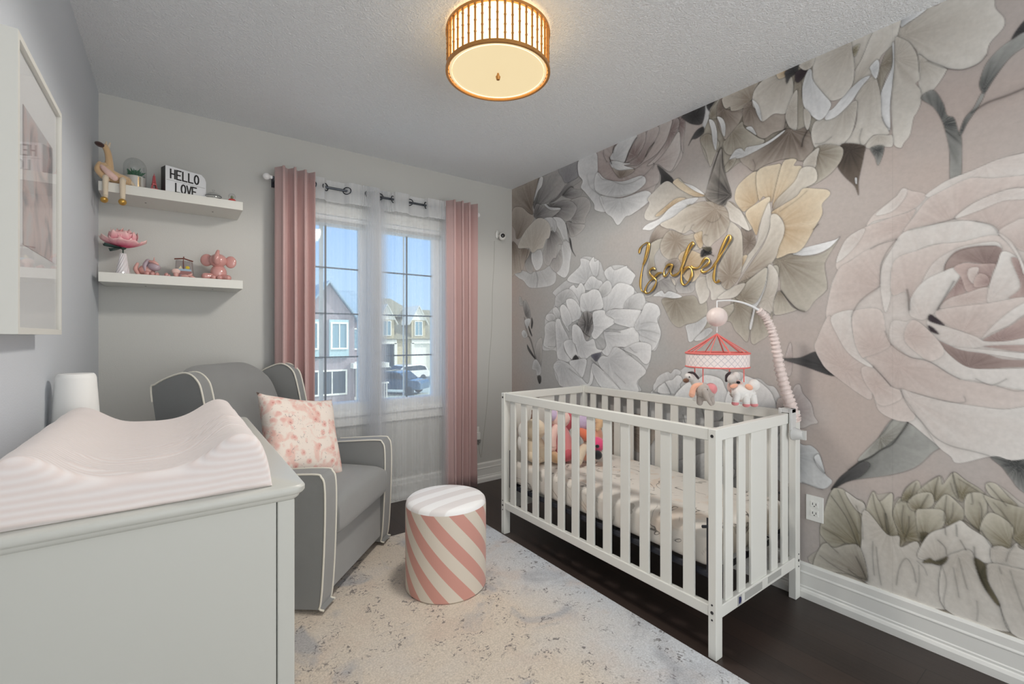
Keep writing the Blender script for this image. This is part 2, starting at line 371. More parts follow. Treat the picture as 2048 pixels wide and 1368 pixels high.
MURAL = """
# left sprig
O G 350,1000|320,880 340,700 410,620 420,760 400,1010 360,950
O g 200,120|120,100 140,90 160,140 185,150 175,200 125,190
O g 200,330|175,200 200,130 260,260 265,380 210,350 185,280
~ O 4 .55|190,360 205,480 245,600 290,720 330,880
~ O 3 .5|230,600 270,640 300,760 340,900
O k 250,530|240,460 285,580 280,600 250,530
O k 285,500|280,360 300,420 285,500 275,480
O k 320,890|222,710 260,770 325,880 318,892 240,790
O w 200,600|150,560 180,520 215,560 222,610 180,622
O w 230,480|190,400 240,370 265,390 240,470 220,500
O w 350,1010|290,1000 310,920 350,910 400,1000 400,1090 350,1110 340,1050 290,1030
O k 380,1220|355,1130 400,1120 405,1190 380,1220
# grey peony upper left
A w 300,1000|75,1090 160,1080 240,1100 300,1090 380,1070 440,1030 490,1080 495,1180 440,1230 300,1250 230,1240 180,1180 130,1150
A t 80,800|68,800 130,850 150,870 150,1020 160,1090 100,1110 68,1130 30,1000
A w 560,800|560,810 620,790 650,860 635,1000 620,1100 580,1150 510,1110 500,1070 545,1010 550,900
A g 480,860|500,950 545,880 555,1010 500,1095 440,1030 470,970
A g 620,640|590,620 650,600 630,700 635,800 620,795 610,720
A g 430,680|410,790 440,700 500,700 540,760 560,820 520,830 500,950 470,960 430,1030 390,1010 370,930 390,850
A g 240,880|200,1000 240,900 265,930 270,1090 230,1100 205,1060
A w 310,860|265,905 330,880 355,890 370,980 350,1050 310,1080 285,1050 260,980
A t 190,840|145,870 190,865 240,880 235,930 200,990 165,1080 150,1020
A t 270,520|40,300 180,250 340,160 300,330 270,450 275,530 230,520 150,460 70,510 40,420
A g 290,480|330,180 400,150 530,90 580,190 575,270 520,340 430,410 330,440 290,480 275,440 310,330
A x 300,420|335,185 370,170 360,250 320,310 290,390 278,410 290,340
~ A 3 .6|335,180 318,250 300,310 275,440
A v 600,225|525,90 640,30 735,-10 715,160 600,225 560,170
A g 480,400|430,420 520,350 600,240 700,180 800,95 838,50 800,140 730,210 640,270 560,340 490,400
A g 570,345|560,345 620,270 660,262 670,280 715,290 755,285 745,340 700,370 640,375
~ A 4 .55|565,345 600,300 640,265 668,268
A G 640,560|640,400 700,370 780,360 830,400 835,470 790,560 775,620 680,630 650,580 700,470
A G 640,640|600,600 680,625 775,630 770,670 720,720 650,750 620,690
A g 450,460|400,440 480,420 560,395 640,400 690,440 700,480 660,560 600,600 540,570 470,560 430,500
A t 100,800|60,800 70,500 155,460 230,520 280,550 270,600 200,690 150,760 110,765 100,690 60,640
A g 290,560|280,540 300,440 330,430 380,450 400,430 450,470 540,470 530,500 460,555 380,570 320,580
A x 440,450|385,440 400,428 440,460 530,468 540,482 480,490 430,480
A w 480,720|380,575 450,560 500,600 510,650 490,705 470,690 460,650 440,680 430,620
A w 620,800|470,560 540,565 590,620 610,720 620,795 590,770 570,780 540,700 510,650 500,600
A C 260,890|130,860 150,780 200,690 260,620 320,570 380,575 430,620 445,690 430,760 400,780 370,860 320,870 300,890 265,905 230,860
A k 640,790|630,760 645,790 660,880 690,940 655,890 635,830
~ A 3 .5|230,870 215,930 195,1000
~ A 3 .4|300,1090 320,1160 310,1240
# white rose at the ceiling
C P 600,600|110,530 300,440 470,330 700,240 900,150 1200,30 1290,40 1310,280 1340,450 1300,560 1200,680 1080,640 1060,780 1010,860 950,1030 740,1180 660,1210 570,1310 500,1220 400,1150 300,1130 280,1050 180,920 130,860 150,780 100,700
C x 500,700|110,530 300,440 330,600 330,700 360,900 400,1060 420,1150 300,1130 280,1050 180,920 130,860 150,780 100,700
C x 600,1000|360,960 600,990 900,900 960,1000 740,1180 660,1210 570,1310 500,1220 420,1150
C x 560,800|330,680 420,760 620,790 850,720 900,800 800,900 700,950 560,980 420,960 310,910 290,780
C p 1290,100|1290,40 1370,70 1350,300 1345,450 1310,300
C P 1010,580|1000,560 1150,400 1290,200 1310,330 1310,430 1270,540 1190,670 1060,590
C p 1190,200|1200,50 1290,45 1290,150 1200,330 1100,470 1000,570 920,600 1020,500 1130,330 1190,150
C P 900,560|1050,140 1205,55 1190,170 1130,330 1020,470 870,570 760,640 600,650 500,610 640,600 820,590 920,470 1000,330
C p 830,560|1050,140 1045,230 980,350 900,480 820,590 720,600 640,600 800,500 860,380 900,250 950,150
C p 760,480|790,240 890,180 890,320 800,480 640,570 700,420
C x 520,530|500,460 560,350 660,280 800,240 700,420 640,565 540,545 475,520
C x 480,570|475,560 540,545 640,570 720,580 640,600 760,640 620,660 530,650 490,610
C t 600,748|505,630 580,660 760,645 720,700 600,748 550,710
~ C 3 .3|330,680 380,760 480,775 600,820 720,810 880,720 1000,590
~ C 3 .25|300,900 400,960 580,965 740,930 880,890 1040,820
~ C 3 .2|200,720 240,860 360,960 400,1060
~ C 3 .4|400,400 400,480 440,560
~ C 4 .7|545,350 520,385 508,450
~ C 4 .7|470,505 480,545 492,580
~ C 5 .6|790,270 740,350 655,560
~ C 5 .55|1000,330 940,400 900,490
~ C 3 .3|990,570 1000,600 980,640
C k 1150,800|1040,600 1130,670 1225,760 1220,815 1150,790 1080,830 1080,720
# upper cream peony, left half (G)
G T 600,700|130,980 200,760 330,590 720,400 980,290 1154,200 1154,1060 1130,1200 900,1140 700,1190 590,1250 480,1170 350,1260 330,1190 270,1080 215,1200
G T 180,900|130,980 200,930 290,1000 270,1080 250,1130 215,1210 180,1090
G x 170,900|160,670 185,670 210,730 205,790 155,905 150,830
G T 230,780|215,740 330,580 300,680 270,790 250,800 215,800
G x 240,1000|205,810 250,830 275,930 265,1070 240,1010 225,900
G t 330,720|280,680 330,600 350,720 500,720 480,800 420,910 350,980 310,920 275,820 275,730
G x 330,920|275,785 320,800 345,860 340,950 320,930 300,850
G c 560,640|325,680 330,610 500,500 640,440 600,560 580,620 500,710 400,735 385,700 350,715
G t 560,700|500,710 575,650 620,720 660,820 760,760 860,765 860,880 760,920 680,970 620,950 580,890 500,850 495,800
G x 560,930|520,880 570,870 610,940 560,910
G C 850,420|580,600 620,520 730,420 860,350 920,470 925,600 900,700 850,760 760,760 660,825 630,740 580,690
G y 860,400|780,400 850,370 900,400 860,440 800,460
G x 640,760|575,640 630,690 655,820 620,770 600,710
G T 1000,500|930,560 940,480 990,480 1000,620 1040,830 1040,900 970,965 950,890 880,850 865,790 920,700 930,590
G C 900,720|860,760 920,600 960,560 960,700 955,890 900,880 870,830
G t 900,900|480,1130 640,1050 760,960 860,890 960,900 1040,880 1100,1010 1080,1100 1000,1160 880,1140 700,1190 590,1250 530,1210 490,1180
G T 400,900|330,990 350,980 480,830 510,880 620,960 680,985 640,1030 500,1080 380,1110 330,1060
G x 500,1100|380,1145 430,1070 480,1055 510,1080 530,1045 680,1010 840,905 845,915 780,970 690,1030 560,1100 480,1135 400,1145
G T 380,1160|330,1230 380,1160 435,1140 410,1200 350,1260
G k 930,400|855,400 930,345 970,325 960,400 900,450 870,500 858,440
G K 1000,420|950,400 1050,360 1020,440 970,490 940,470
~ G 4 .5|860,830 850,890
~ G 3 .4|1000,1040 1010,980 1040,910
~ G 3 .3|590,1250 600,1200 580,1150
G k 80,780|-20,770 160,670 150,835 70,850 0,815
G k 160,880|155,870 160,920 100,970 60,980 30,1030 60,960 100,900
G k 220,680|185,680 265,635 215,715 205,735
G s 300,1090|200,1368 260,1150 310,1045 330,1200 370,1368 360,1400 250,1500
# upper cream peony, right half (H)
I C 100,250|80,190 200,110 270,50 340,40 440,-20 720,-40 760,60 820,130 815,200 720,310 690,400 630,460 520,500 400,490 320,460 280,440 200,400 180,350 50,270
I C 220,450|200,400 280,440 400,490 400,520 350,600 280,680 225,695 205,600
~ I 4 .3|270,440 330,465 400,490 520,500 630,460 690,400
H x 1035,200|1035,160 1100,100 1282,0 1270,60 1190,130 1100,190 1035,230
H C 700,600|590,350 700,260 815,230 740,430 690,540 640,600 620,480
H o 630,440|620,410 680,380 650,470 630,480
H C 640,720|815,245 960,160 1035,140 1010,280 985,340 950,400 870,470 830,560 780,640 640,740 620,730 640,610 700,500
H T 860,560|860,560 900,460 960,400 970,540 900,660 850,820 800,700
H C 980,500|985,330 1030,325 1110,370 1170,470 1185,600 1190,680 1160,715 1200,770 1205,870 1170,960 1140,1010 1110,1150 1060,1220 1030,1265 970,1230 960,1100 950,900 965,700 970,550
H x 960,500|960,380 975,380 975,560 960,720 940,900 940,1110 900,1070 870,1000 860,820 900,700 960,560
H C 800,680|640,860 700,720 770,660 820,660 860,820 870,1000 930,1120 920,1150 870,1165 800,1155 730,1230 690,1250 650,1240 560,1220 640,1090 660,960
H x 800,600|770,570 830,510 850,560 825,670 790,640 775,600
H C 850,1150|730,1250 800,1160 920,1155 960,1160 960,1250 880,1255 780,1270
H C 560,900|270,1110 300,1040 370,1020 450,1010 640,860 655,960 620,1120 560,1210 400,1345 360,1250 300,1260 270,1180
H x 700,660|385,1020 400,960 460,920 560,800 690,680 770,650 690,750 610,870 500,980 430,1020
H C 600,400|280,600 300,480 440,390 590,335 620,450 635,560 625,700 580,780 520,840 430,860 370,800 290,700
H x 260,620|190,800 200,700 240,600 270,600 285,690 370,800 430,870 430,920 370,1010 310,1020 210,920
H C 230,930|205,930 265,990 240,1110 210,1060
H C 230,560|170,550 290,470 280,560 220,600 175,580
~ H 3 .3|300,1230 370,1220 440,1170
~ H 3 .3|690,1240 680,1180 700,1100
~ H 3 .3|870,1000 900,1070 940,1100
~ H 3 .4|185,1250 200,1180 240,1110
Z b 1700,300|1684,288 1727,291 1728,310 1719,352 1717,367 1717,390 1709,372 1690,354 1675,332 1680,310
J x 392,180|385,155 400,155 400,205 388,195
Z l 1755,300|1741,296 1768,293 1757,330 1750,315
# stem and twigs top right
I l 350,900|225,705 310,650 380,740 410,830 460,850 490,940 515,1000 515,1200 500,1290 435,1300 430,1100 400,950 370,860 310,770
I l 520,940|500,950 540,850 600,780 660,670 680,680 640,760 560,880 515,970
~ I 6 .45|590,810 700,740 840,690 960,640 1060,600
I l 660,660|645,620 660,540 700,450 790,350 900,270 965,230 1100,200 1200,180 1150,260 965,340 850,430 740,580 680,670
I k 965,230|875,280 965,150 1100,50 1200,60 1100,200 965,230
# yellow peony (D, E, F)
E T 720,60|700,30 900,10 915,100 840,210 740,285 650,330 600,340
E C 700,120|620,190 620,120 730,20 720,100 700,180
E T 430,900|370,910 430,880 520,850 700,860 800,820 895,720 850,800 790,900 780,960 800,1100 780,1150 700,1220 650,1290 600,1300 530,1250 440,1140 430,1050
E x 540,850|530,850 600,810 750,770 860,740 895,720 820,800 720,850 620,865 560,860
E y 230,470|75,400 100,320 180,240 250,210 260,330 260,430 180,500 140,520 90,460
E y 350,460|250,210 400,150 440,165 420,280 370,430 350,440 300,400 265,430
E y 370,500|440,165 500,110 560,115 540,160 600,170 560,270 480,360 370,490
E c 370,540|600,180 700,180 715,280 600,350 560,400 400,500 370,520 400,430 540,290
E y 380,640|360,530 450,470 560,400 610,340 700,340 800,350 820,390 760,460 760,540 700,650 620,790 560,840 500,850 430,880 400,870 440,700 460,620 430,560
~ E 3 .5|690,660 720,630 730,620
~ E 3 .25|430,520 560,430 640,360
E t 190,760|130,640 210,660 240,790 140,860
E c 50,440|20,450 60,450 120,510 210,640 170,665 110,620 50,560
E y 240,690|160,530 260,450 340,405 350,440 300,540 270,620 245,705 210,640
E C 240,800|345,450 360,550 350,640 300,760 200,900 130,1000 150,900 240,780 270,640 300,540
E c 150,1010|360,550 410,545 460,620 460,700 420,800 400,870 340,950 260,990 190,1050 100,1090 200,930 300,780 350,650
E T 150,1100|100,1090 200,1040 330,960 420,960 390,1200 380,1330 250,1240 60,1300 60,1180
E C 330,1200|330,960 360,935 410,1000 415,1100 390,1200 380,1330 330,1300 250,1240 310,1100
E x 320,1000|325,960 320,1050 280,1170 250,1260 200,1230 280,1080
E T 430,1140|390,1200 430,1140 520,1260 560,1290 400,1330 380,1280
~ E 5 .5|440,1140 500,1220 560,1280 620,1300
F T 300,780|170,770 360,750 480,740 540,820 600,800 600,930 500,1000 400,1020 330,1050 260,1000 200,880
F T 620,820|540,1000 600,940 660,900 880,810 870,880 800,980 700,1000 600,1060
F w 500,960|400,1030 500,1000 600,940 600,1010 540,1100 480,1170 430,1190 410,1100
F w 600,1060|480,1170 600,1060 660,1080 560,1170
F T 900,820|880,800 1000,830 1090,860 1030,1050 1000,1190 930,1130 880,1080 840,1000 800,980 870,880
F T 1100,880|1050,880 1110,870 1200,1000 1240,900 1240,1050 1200,1130 1110,1190 1060,1215 1030,1150
F x 1100,800|1190,470 1185,620 1130,780 1080,870 1040,1060 1020,1040 1060,850 1000,830 1100,720
F T 950,760|980,620 1100,520 1190,470 1170,640 1090,800 1000,820 880,750
F G 130,560|0,760 20,700 110,620 220,560 270,580 310,700 250,730 170,700 100,730
F G 390,560|300,650 350,560 480,580 490,660 450,710 340,715 310,690
F c 250,560|250,560 290,590 295,640 270,610
F x 200,770|80,740 160,690 190,720 240,695 360,745 290,765 200,755 130,745
F C 600,560|490,650 520,560 600,560 620,650 630,720 600,790 540,820 520,760
F C 640,520|600,520 680,470 720,540 740,620 800,685 720,760 650,780 640,700 610,640
F C 950,640|710,770 740,730 860,650 980,620 900,740 800,770
F t 60,230|155,40 240,90 180,170 60,240 50,180 90,100
F T 60,560|50,240 170,180 150,260 90,360 110,480 150,560 60,600 20,520 40,380
F c 300,200|150,240 190,150 250,100 330,120 400,150 520,120 560,180 540,280 420,300 340,330 310,370 260,400 190,360 155,310
F y 540,200|480,140 560,110 570,230 540,280 500,220
F y 420,420|330,350 420,290 540,330 620,370 500,580 420,600 380,560 340,480
F t 260,470|200,420 320,380 350,500 240,520
F y 950,420|960,350 1000,350 960,440 930,500 945,400
F c 830,560|830,20 900,60 945,130 955,300 950,430 930,540 880,620 800,680 740,620 710,520 750,350 800,150
D C 740,620|150,640 220,560 310,470 380,430 450,460 560,540 830,610 740,625 560,665 430,740 270,870 170,900 115,870 120,800 170,700
D y 400,760|240,840 330,760 480,640 600,630 560,665 430,740 300,840
D y 830,600|450,440 520,395 600,460 840,590 820,610 700,610 560,540 480,480
D x 600,470|520,395 560,440 700,490 830,590 720,550 600,470
D T 880,640|830,590 880,600 940,680 860,670
D x 640,720|90,1000 150,940 300,870 400,760 560,660 750,625 690,700 620,740 560,820 460,860 440,890 300,940 190,1010 120,1010
D o 660,740|610,735 660,705 720,755
D c 960,760|300,940 450,860 580,760 700,700 820,670 1000,690 1100,780 1130,880 1100,1000 1040,1080 930,1170 880,1220 820,1180 800,1120 800,1020 720,1045 660,1010 590,1050 540,1045 440,1000 370,990
~ D 3 .3|560,1040 590,980 600,970
~ D 3 .3|660,1000 680,960 700,950
~ D 3 .3|800,1120 820,1070 860,1075
~ D 3 .25|860,900 920,920 1000,880 1020,830
D C 1080,720|1060,680 1110,670 1200,740 1270,800 1360,1000 1320,1010 1230,950 1130,890 1110,800
D s 1140,600|840,590 920,330 1025,40 1040,270 1150,580 1100,660 1060,720 930,680
~ D 4 .3|1020,120 1000,400 990,640
F k 590,320|550,300 600,280 645,300 650,330 600,350 548,360
F n 620,290|560,270 640,265 650,300 600,300
~ F 3 .6|560,350 590,310 630,330 670,350
~ F 3 .6|570,290 610,330 640,290
# large white peony (B)
B w 540,720|140,700 150,620 220,540 240,440 215,400 310,310 360,270 470,150 490,70 570,65 660,110 700,200 760,150 900,150 990,240 960,330 1080,470 1200,520 1230,600 1210,680 1235,800 1190,940 1140,960 1130,1060 1095,1140 1020,1250 1020,1340 600,1290 300,1290 220,1100 250,1050 240,950 120,940 140,800
B x 540,300|470,150 480,80 570,110 640,230 540,300 480,320 370,300 360,260
B x 620,240|560,120 600,65 610,110 650,100 640,230 600,240 570,170
B x 760,360|700,210 760,155 800,190 910,150 920,170 990,230 980,270 940,330 840,310 770,380 740,300
B x 720,600|680,450 720,420 770,370 840,310 960,340 985,400 940,470 890,550 780,555 710,600 690,540
B w 920,560|885,560 900,490 980,420 1060,410 1090,500 1040,570 900,560
B x 600,380|500,360 560,260 600,250 640,280 680,300 680,360 620,370 545,380
B w 680,430|650,370 720,290 760,310 770,370 720,430 660,440
B x 470,520|370,370 410,330 440,360 480,310 520,370 510,430 480,520 430,440
B w 300,500|250,540 240,450 300,390 370,370 430,430 470,530 400,460 340,480
B x 560,600|475,560 480,430 540,400 600,370 660,400 690,540 600,570 530,590
B x 450,660|340,480 400,460 460,520 480,580 480,640 440,660 390,680 370,600
B x 370,720|285,540 320,515 370,580 395,680 360,720 370,770 320,700 290,620
B w 270,640|215,560 250,540 285,600 270,650 230,620
B w 220,680|150,650 160,610 210,600 240,640 200,680
B w 245,800|140,720 180,680 240,680 245,780 240,900 200,930 130,900 140,800
B x 320,860|240,680 280,650 300,700 370,850 320,880 330,960 390,1050 270,1030 250,900
B x 400,860|320,870 400,850 440,960 460,1000 400,1035 340,960
B g 540,700|450,700 500,600 540,580 600,620 590,740 560,830 520,850 480,780
~ B 3 .6|500,600 520,680 510,760
~ B 3 .6|540,590 550,680 530,780
~ B 3 .6|600,600 570,680 545,760
~ B 3 .5|590,680 560,740 540,800
~ B 3 .6|490,760 530,800 565,820
~ B 3 .6|440,690 470,740 500,770
B x 480,900|400,720 440,705 490,760 530,860 600,840 630,930 700,950 580,990 520,1030 460,1000 430,900 400,850
B x 560,720|590,600 640,570 700,570 720,610 800,660 800,690 700,760 620,840 580,800 600,740
B x 720,640|715,605 780,560 1020,565 1040,600 980,730 900,720 800,690 790,650
B x 700,800|700,760 850,760 980,730 1030,800 1030,860 960,930 900,920 820,920 740,1000 680,960 720,900
~ B 4 .45|700,765 780,765 850,775
B x 1020,740|985,720 1050,590 1100,500 1200,520 1230,600 1200,660 1235,800 1150,950 1040,860 1030,790
B x 880,940|860,930 900,920 1020,870 1130,890 1145,950 1130,1050 1080,1075 1000,1000
B x 740,1020|740,1000 790,920 850,930 960,1010 1095,1140 1010,1240 1020,1340 860,1340 700,1160 640,1050 680,1000
B V 620,1020|580,990 670,975 630,1050 600,1030
B k 430,1020|400,1035 430,990 460,1030
B x 470,1030|370,1060 440,1035 530,1030 520,1130 490,1205 440,1170
B x 300,1060|220,1100 270,1040 370,1080 480,1200 550,1260 580,1100 600,1080 560,1290 300,1290 260,1190
B x 600,1080|590,1070 690,1140 860,1340 690,1310 600,1180
~ B 3 .35|370,1120 420,1160 480,1205
~ B 3 .3|700,1160 780,1240 840,1300
~ B 3 .25|800,1160 860,1220 900,1260
~ B 3 .3|880,930 910,980 960,1000
~ B 3 .3|940,920 980,960 1010,965
~ B 2.5 .2|1000,760 1100,760 1220,790
~ B 2.5 .2|1030,800 1100,830 1190,870
~ B 2.5 .2|1040,700 1120,680 1200,690
~ B 3 .4|580,1040 640,1090 690,1140
~ B 3 .3|170,910 210,915 245,910
# white flower above and behind the far crib rail
Z w 1440,860|1300,800 1306,780 1315,762 1325,752 1335,745 1343,746 1352,738 1362,740 1370,734 1385,737 1400,733 1420,738 1440,738 1462,745 1480,743 1500,755 1520,758 1535,770 1550,775 1562,800 1572,850 1560,930 1480,1000 1380,1000 1300,930
Q w 640,560|260,500 300,430 330,360 400,290 540,230 600,260 660,190 720,180 800,240 740,330 640,380 600,420 490,430 430,470 360,500 270,600
Q x 680,660|380,650 350,580 370,520 490,430 560,400 640,380 720,300 800,320 830,400 780,480 790,560 740,610 710,660
Q w 780,660|700,660 740,600 780,560 860,560 900,600 860,680
~ Q 4 .5|260,625 340,640 380,655
~ Q 4 .5|490,440 560,560 600,660
Z x 1440,850|1350,835 1345,800 1370,768 1392,762 1410,750 1440,757 1450,775 1458,800 1440,840 1400,850
Z x 1500,850|1450,810 1462,770 1480,764 1490,752 1512,760 1525,768 1545,790 1550,830 1500,850 1470,840
Z w 1450,900|1310,880 1330,850 1370,838 1400,850 1440,842 1480,850 1460,900 1400,930 1340,925
Z t 1250,860|1225,840 1262,828 1290,832 1310,850 1308,880 1280,905 1250,890 1235,930 1215,880
Z t 1200,860|1160,850 1185,838 1212,850 1215,900 1190,930 1165,900
~ Z 4 .5|1366,830 1372,850 1384,862
~ Z 4 .5|1404,818 1410,845 1404,860
Z w 1480,920|1440,880 1480,868 1530,880 1560,905 1545,940 1520,965 1480,950 1450,960
Z x 1380,960|1345,930 1380,915 1420,905 1440,930 1470,940 1455,975 1440,1000 1390,1000 1370,975
# flowers right of the crib
N P 180,240|165,100 180,250 160,370 90,330 120,220
N P 150,640|60,560 150,530 200,450 240,440 265,510 330,590 355,690 385,745 330,760 250,790 130,740 60,700
N w 160,1000|60,860 160,830 255,920 330,930 400,1000 440,1150 500,1220 420,1280 260,1230 60,1200
N x 440,1150|355,1030 370,1005 400,1010 440,1150 380,1090
~ N 4 .3|355,1040 390,1090 440,1150
~ N 4 .35|260,1225 330,1250 420,1282
# leaves round the rose
Z k 1660,735|1565,718 1600,715 1632,703 1650,715 1670,752 1610,733
Z l 1672,972|1663,980 1680,955 1710,930 1750,885 1785,838 1815,845 1850,868 1880,892 1865,905 1830,935 1780,950 1720,958 1690,965
L L 600,1100|735,920 835,950 770,1060 600,1200 430,1290 430,1250 620,1060
~ L 4 .55|835,960 770,1060 700,1150 600,1200 520,1260 430,1300 330,1368
Z k 1672,972|1663,980 1680,955 1722,925 1740,930 1722,952 1690,965
Z l 2035,930|1982,912 2048,916 2120,950 2110,1000 2048,985 2020,955 2005,935
# big rose
Z R 2000,600|2300,250 2048,306 1994,320 1947,340 1900,358 1877,371 1851,390 1823,382 1805,377 1793,392 1781,402 1749,428 1732,453 1714,463 1690,481 1673,521 1676,537 1664,565 1657,596 1655,622 1650,641 1634,678 1629,695 1641,721 1660,744 1735,798 1744,786 1758,821 1784,837 1815,843 1847,868 1875,891 1901,912 1917,926 1985,912 2018,919 2048,918 2300,880
J r 1000,420|480,570 550,520 700,490 900,410 990,300 870,265 790,245 740,310 550,460
J R 760,330|560,470 690,350 740,310 790,245 830,260 800,340 700,440
J r 880,560|225,860 300,690 400,610 480,570 590,530 700,490 830,450 900,420 880,480 800,600 745,680 600,720 470,780 330,870 240,940
J R 420,680|225,860 300,690 400,610 470,590 430,680 350,780 260,860
J r 640,1100|240,940 350,860 470,780 600,720 740,680 640,830 600,900 590,1080 440,1200 370,1300 350,1368 150,1368 160,1180
J R 1500,40|990,300 1100,220 1200,165 1400,85 1600,0 1830,-60 2100,-120 2100,140 1830,140 1560,155 1400,150 1250,210 1050,310
J r 1250,600|800,610 900,470 1000,340 1100,280 1300,180 1400,150 1560,155 1830,130 2100,100 2100,260 1830,250 1700,250 1500,320 1330,410 1230,500 1050,550 900,590
J r 1560,600|1240,500 1350,400 1500,320 1700,250 1830,240 2100,260 2100,520 1830,510 1760,520 1610,620 1560,560 1420,520
J R 1600,330|1240,500 1350,400 1500,320 1700,250 1830,240 2000,250 1850,330 1650,350 1450,430
J R 1000,1000|600,1050 620,900 700,760 800,620 1060,550 1300,520 1420,530 1560,560 1620,640 1500,650 1300,700 1050,720 900,780 800,880 700,920 690,1170 640,1300
J r 850,1260|700,920 760,830 900,780 1100,720 1300,700 1500,650 1620,650 1700,720 1780,840 1640,790 1590,740 1400,745 1240,790 1150,900 1150,950 1050,990 950,1080 860,1180 850,1290 820,1130 700,1150
J R 1150,900|1090,850 1250,760 1400,720 1590,700 1640,760 1590,740 1400,745 1240,790 1150,900 1150,950 1000,1030 940,1100 1000,960
J Q 1500,890|1150,950 1170,870 1250,780 1400,740 1590,735 1640,780 1600,890 1440,885 1330,875 1230,915
J R 960,1368|850,1290 860,1190 920,1090 1000,1020 1100,970 1230,920 1290,960 1240,1060 1180,1150 1090,1280 1030,1330 960,1368 870,1340
J q 1250,1040|1100,1270 1180,1150 1250,1060 1300,1000 1330,1130 1200,1190
J q 1560,1000|1230,920 1330,880 1440,890 1590,890 1560,960 1520,1080 1380,1130 1330,1110 1290,1000
J r 1440,1000|1350,1000 1360,930 1440,920 1430,980 1400,1060
J q 1540,1040|1430,980 1500,980 1540,1040 1500,1080 1400,1080
J r 1330,1180|1110,1270 1180,1190 1330,1140 1520,1090 1540,1230 1300,1250
J R 1540,1200|1530,1230 1530,1090 1600,890 1650,780 1780,840 1830,960 1830,1170 1700,1190
J q 1830,980|1720,850 1790,850 1900,960 1900,1150 1830,1170 1700,1180 1800,1080
J r 1830,760|1610,620 1760,520 1830,500 2100,480 2100,800 1830,780 1740,730
J R 1650,640|1610,625 1720,700 1830,900 1830,980 1780,840 1700,720
L r 1300,200|1070,20 1200,-20 1540,-60 1830,-110 1830,-20 1650,90 1540,180 1460,245 1300,180 1150,130
L R 1500,200|1470,245 1560,140 1700,20 1830,-60 2100,-200 2100,-80 1830,40 1700,130 1560,190
L q 1600,260|1480,255 1600,190 1740,120 1830,60 2100,-60 2100,240 1830,240 1700,265 1550,270
L R 1300,180|1010,80 1100,120 1400,220 1500,270 1700,265 1830,240 2100,200 2100,300 1830,300 1500,310 1300,340 1080,250 1010,150
L q 1500,320|1490,310 1650,300 1830,300 2100,300 2100,370 1830,360 1600,330
L R 1200,280|1080,250 1200,310 1500,340 1830,370 2100,380 2100,430 1830,420 1560,380 1280,340 1100,260
L Q 1350,490|1075,255 1280,340 1500,375 1650,420 1830,430 2100,430 2000,480 1700,490 1520,505 1350,490 1210,400
L K 1060,80|1025,40 1080,70 1145,130 1020,92
L K 1050,160|1015,135 1060,160 1098,205 1030,180
L R 860,240|690,290 700,100 820,100 880,85 1000,160 1075,250 1210,400 1350,490 1530,505 1830,500 2100,500 2100,700 1830,690 1740,685 1550,640 1400,600 1280,590 1180,540 1030,450 850,400
L r 850,220|810,180 880,85 1000,160 1150,350 1030,440 930,380 820,280
L r 760,480|540,480 480,400 620,350 700,300 850,400 1030,450 1280,590 1550,640 1830,690 2100,700 2100,830 1830,830 1660,845 1400,820 1170,780 850,700 780,680 690,650
L R 860,760|775,680 860,700 1100,770 1400,820 1660,850 1830,830 2100,820 2100,1200 1830,1275 1700,1280 1560,1250 1270,1310 1200,1250 1090,1160 950,950 800,790
L r 300,500|40,320 60,250 130,90 180,60 250,250 330,370 470,470 540,480 690,650 780,680 780,720 900,900 835,955 700,930 590,860 560,780 530,710 490,760 170,530 90,430
L r 560,640|440,500 540,490 690,650 770,690 780,760 640,820 570,790 540,720 470,620
L R 260,300|180,60 360,0 350,100 380,270 440,400 540,485 470,470 330,370 240,230
L r 560,340|360,60 400,0 600,0 650,190 690,290 620,350 480,400 440,400 380,270
~ L 3 .3|775,680 800,750 860,850 950,950 1060,1080 1200,1160 1400,1210 1530,1245
~ L 3 .35|690,650 640,590 540,485
~ L 3 .3|640,180 700,300 850,400 1010,435 1180,540 1280,590
~ L 2.5 .3|1420,590 1530,640 1600,630 1680,590
~ L 2.5 .25|1600,650 1740,690 1830,690
~ L 2.5 .25|860,700 1170,780 1320,790 1320,740
~ J 3 .3|740,680 660,780 610,900 600,1060
~ J 3 .3|740,680 600,720 520,760
~ J 3 .3|600,1080 480,1160 400,1240 355,1340
~ J 3 .25|1610,620 1550,560 1420,525
~ J 3 .3|1240,500 1060,550 850,600
~ J 3 .3|1150,950 1170,870 1250,790 1400,745 1590,735
~ J 5 .4|830,1110 845,1180 850,1280
~ J 5 .4|1230,1040 1160,1160 1090,1280
# olive flower bottom right (M)
M O 800,1000|0,700 0,560 40,400 75,310 150,275 190,300 260,350 320,380 330,430 380,300 420,320 520,310 530,370 570,340 640,380 590,350 620,270 700,220 720,260 860,185 900,240 960,160 1050,220 1130,270 1190,320 1200,240 1260,240 1340,290 1469,390 1600,400 1900,500 2300,700 2300,1700 1700,1500 0,860
M o 290,700|75,310 130,275 190,300 260,350 320,390 330,600 290,705 240,690 180,670 100,705 30,640 0,560
M C 240,420|185,300 260,350 320,390 325,460 270,440 210,360
M o 600,620|520,470 575,345 640,390 680,440 720,650 620,660 575,700 550,600
M o 480,620|330,430 380,300 430,370 520,310 520,470 560,610 480,610 400,540 350,460
M o 640,350|585,360 620,280 700,220 725,280 700,330 640,370
M o 830,370|700,320 760,250 860,190 880,250 960,165 1010,300 1010,370 930,330 830,370
M o 720,440|630,380 690,320 800,310 810,400 680,440
M o 1020,320|960,165 1050,220 1150,280 1180,320 1080,310 1010,370
M o 930,540|820,420 900,320 980,370 1040,450 1000,540 910,540 860,470
M o 1150,580|1040,450 1060,320 1180,320 1200,450 1150,580 1080,520
M o 760,640|690,450 750,425 890,440 880,560 760,610 720,650
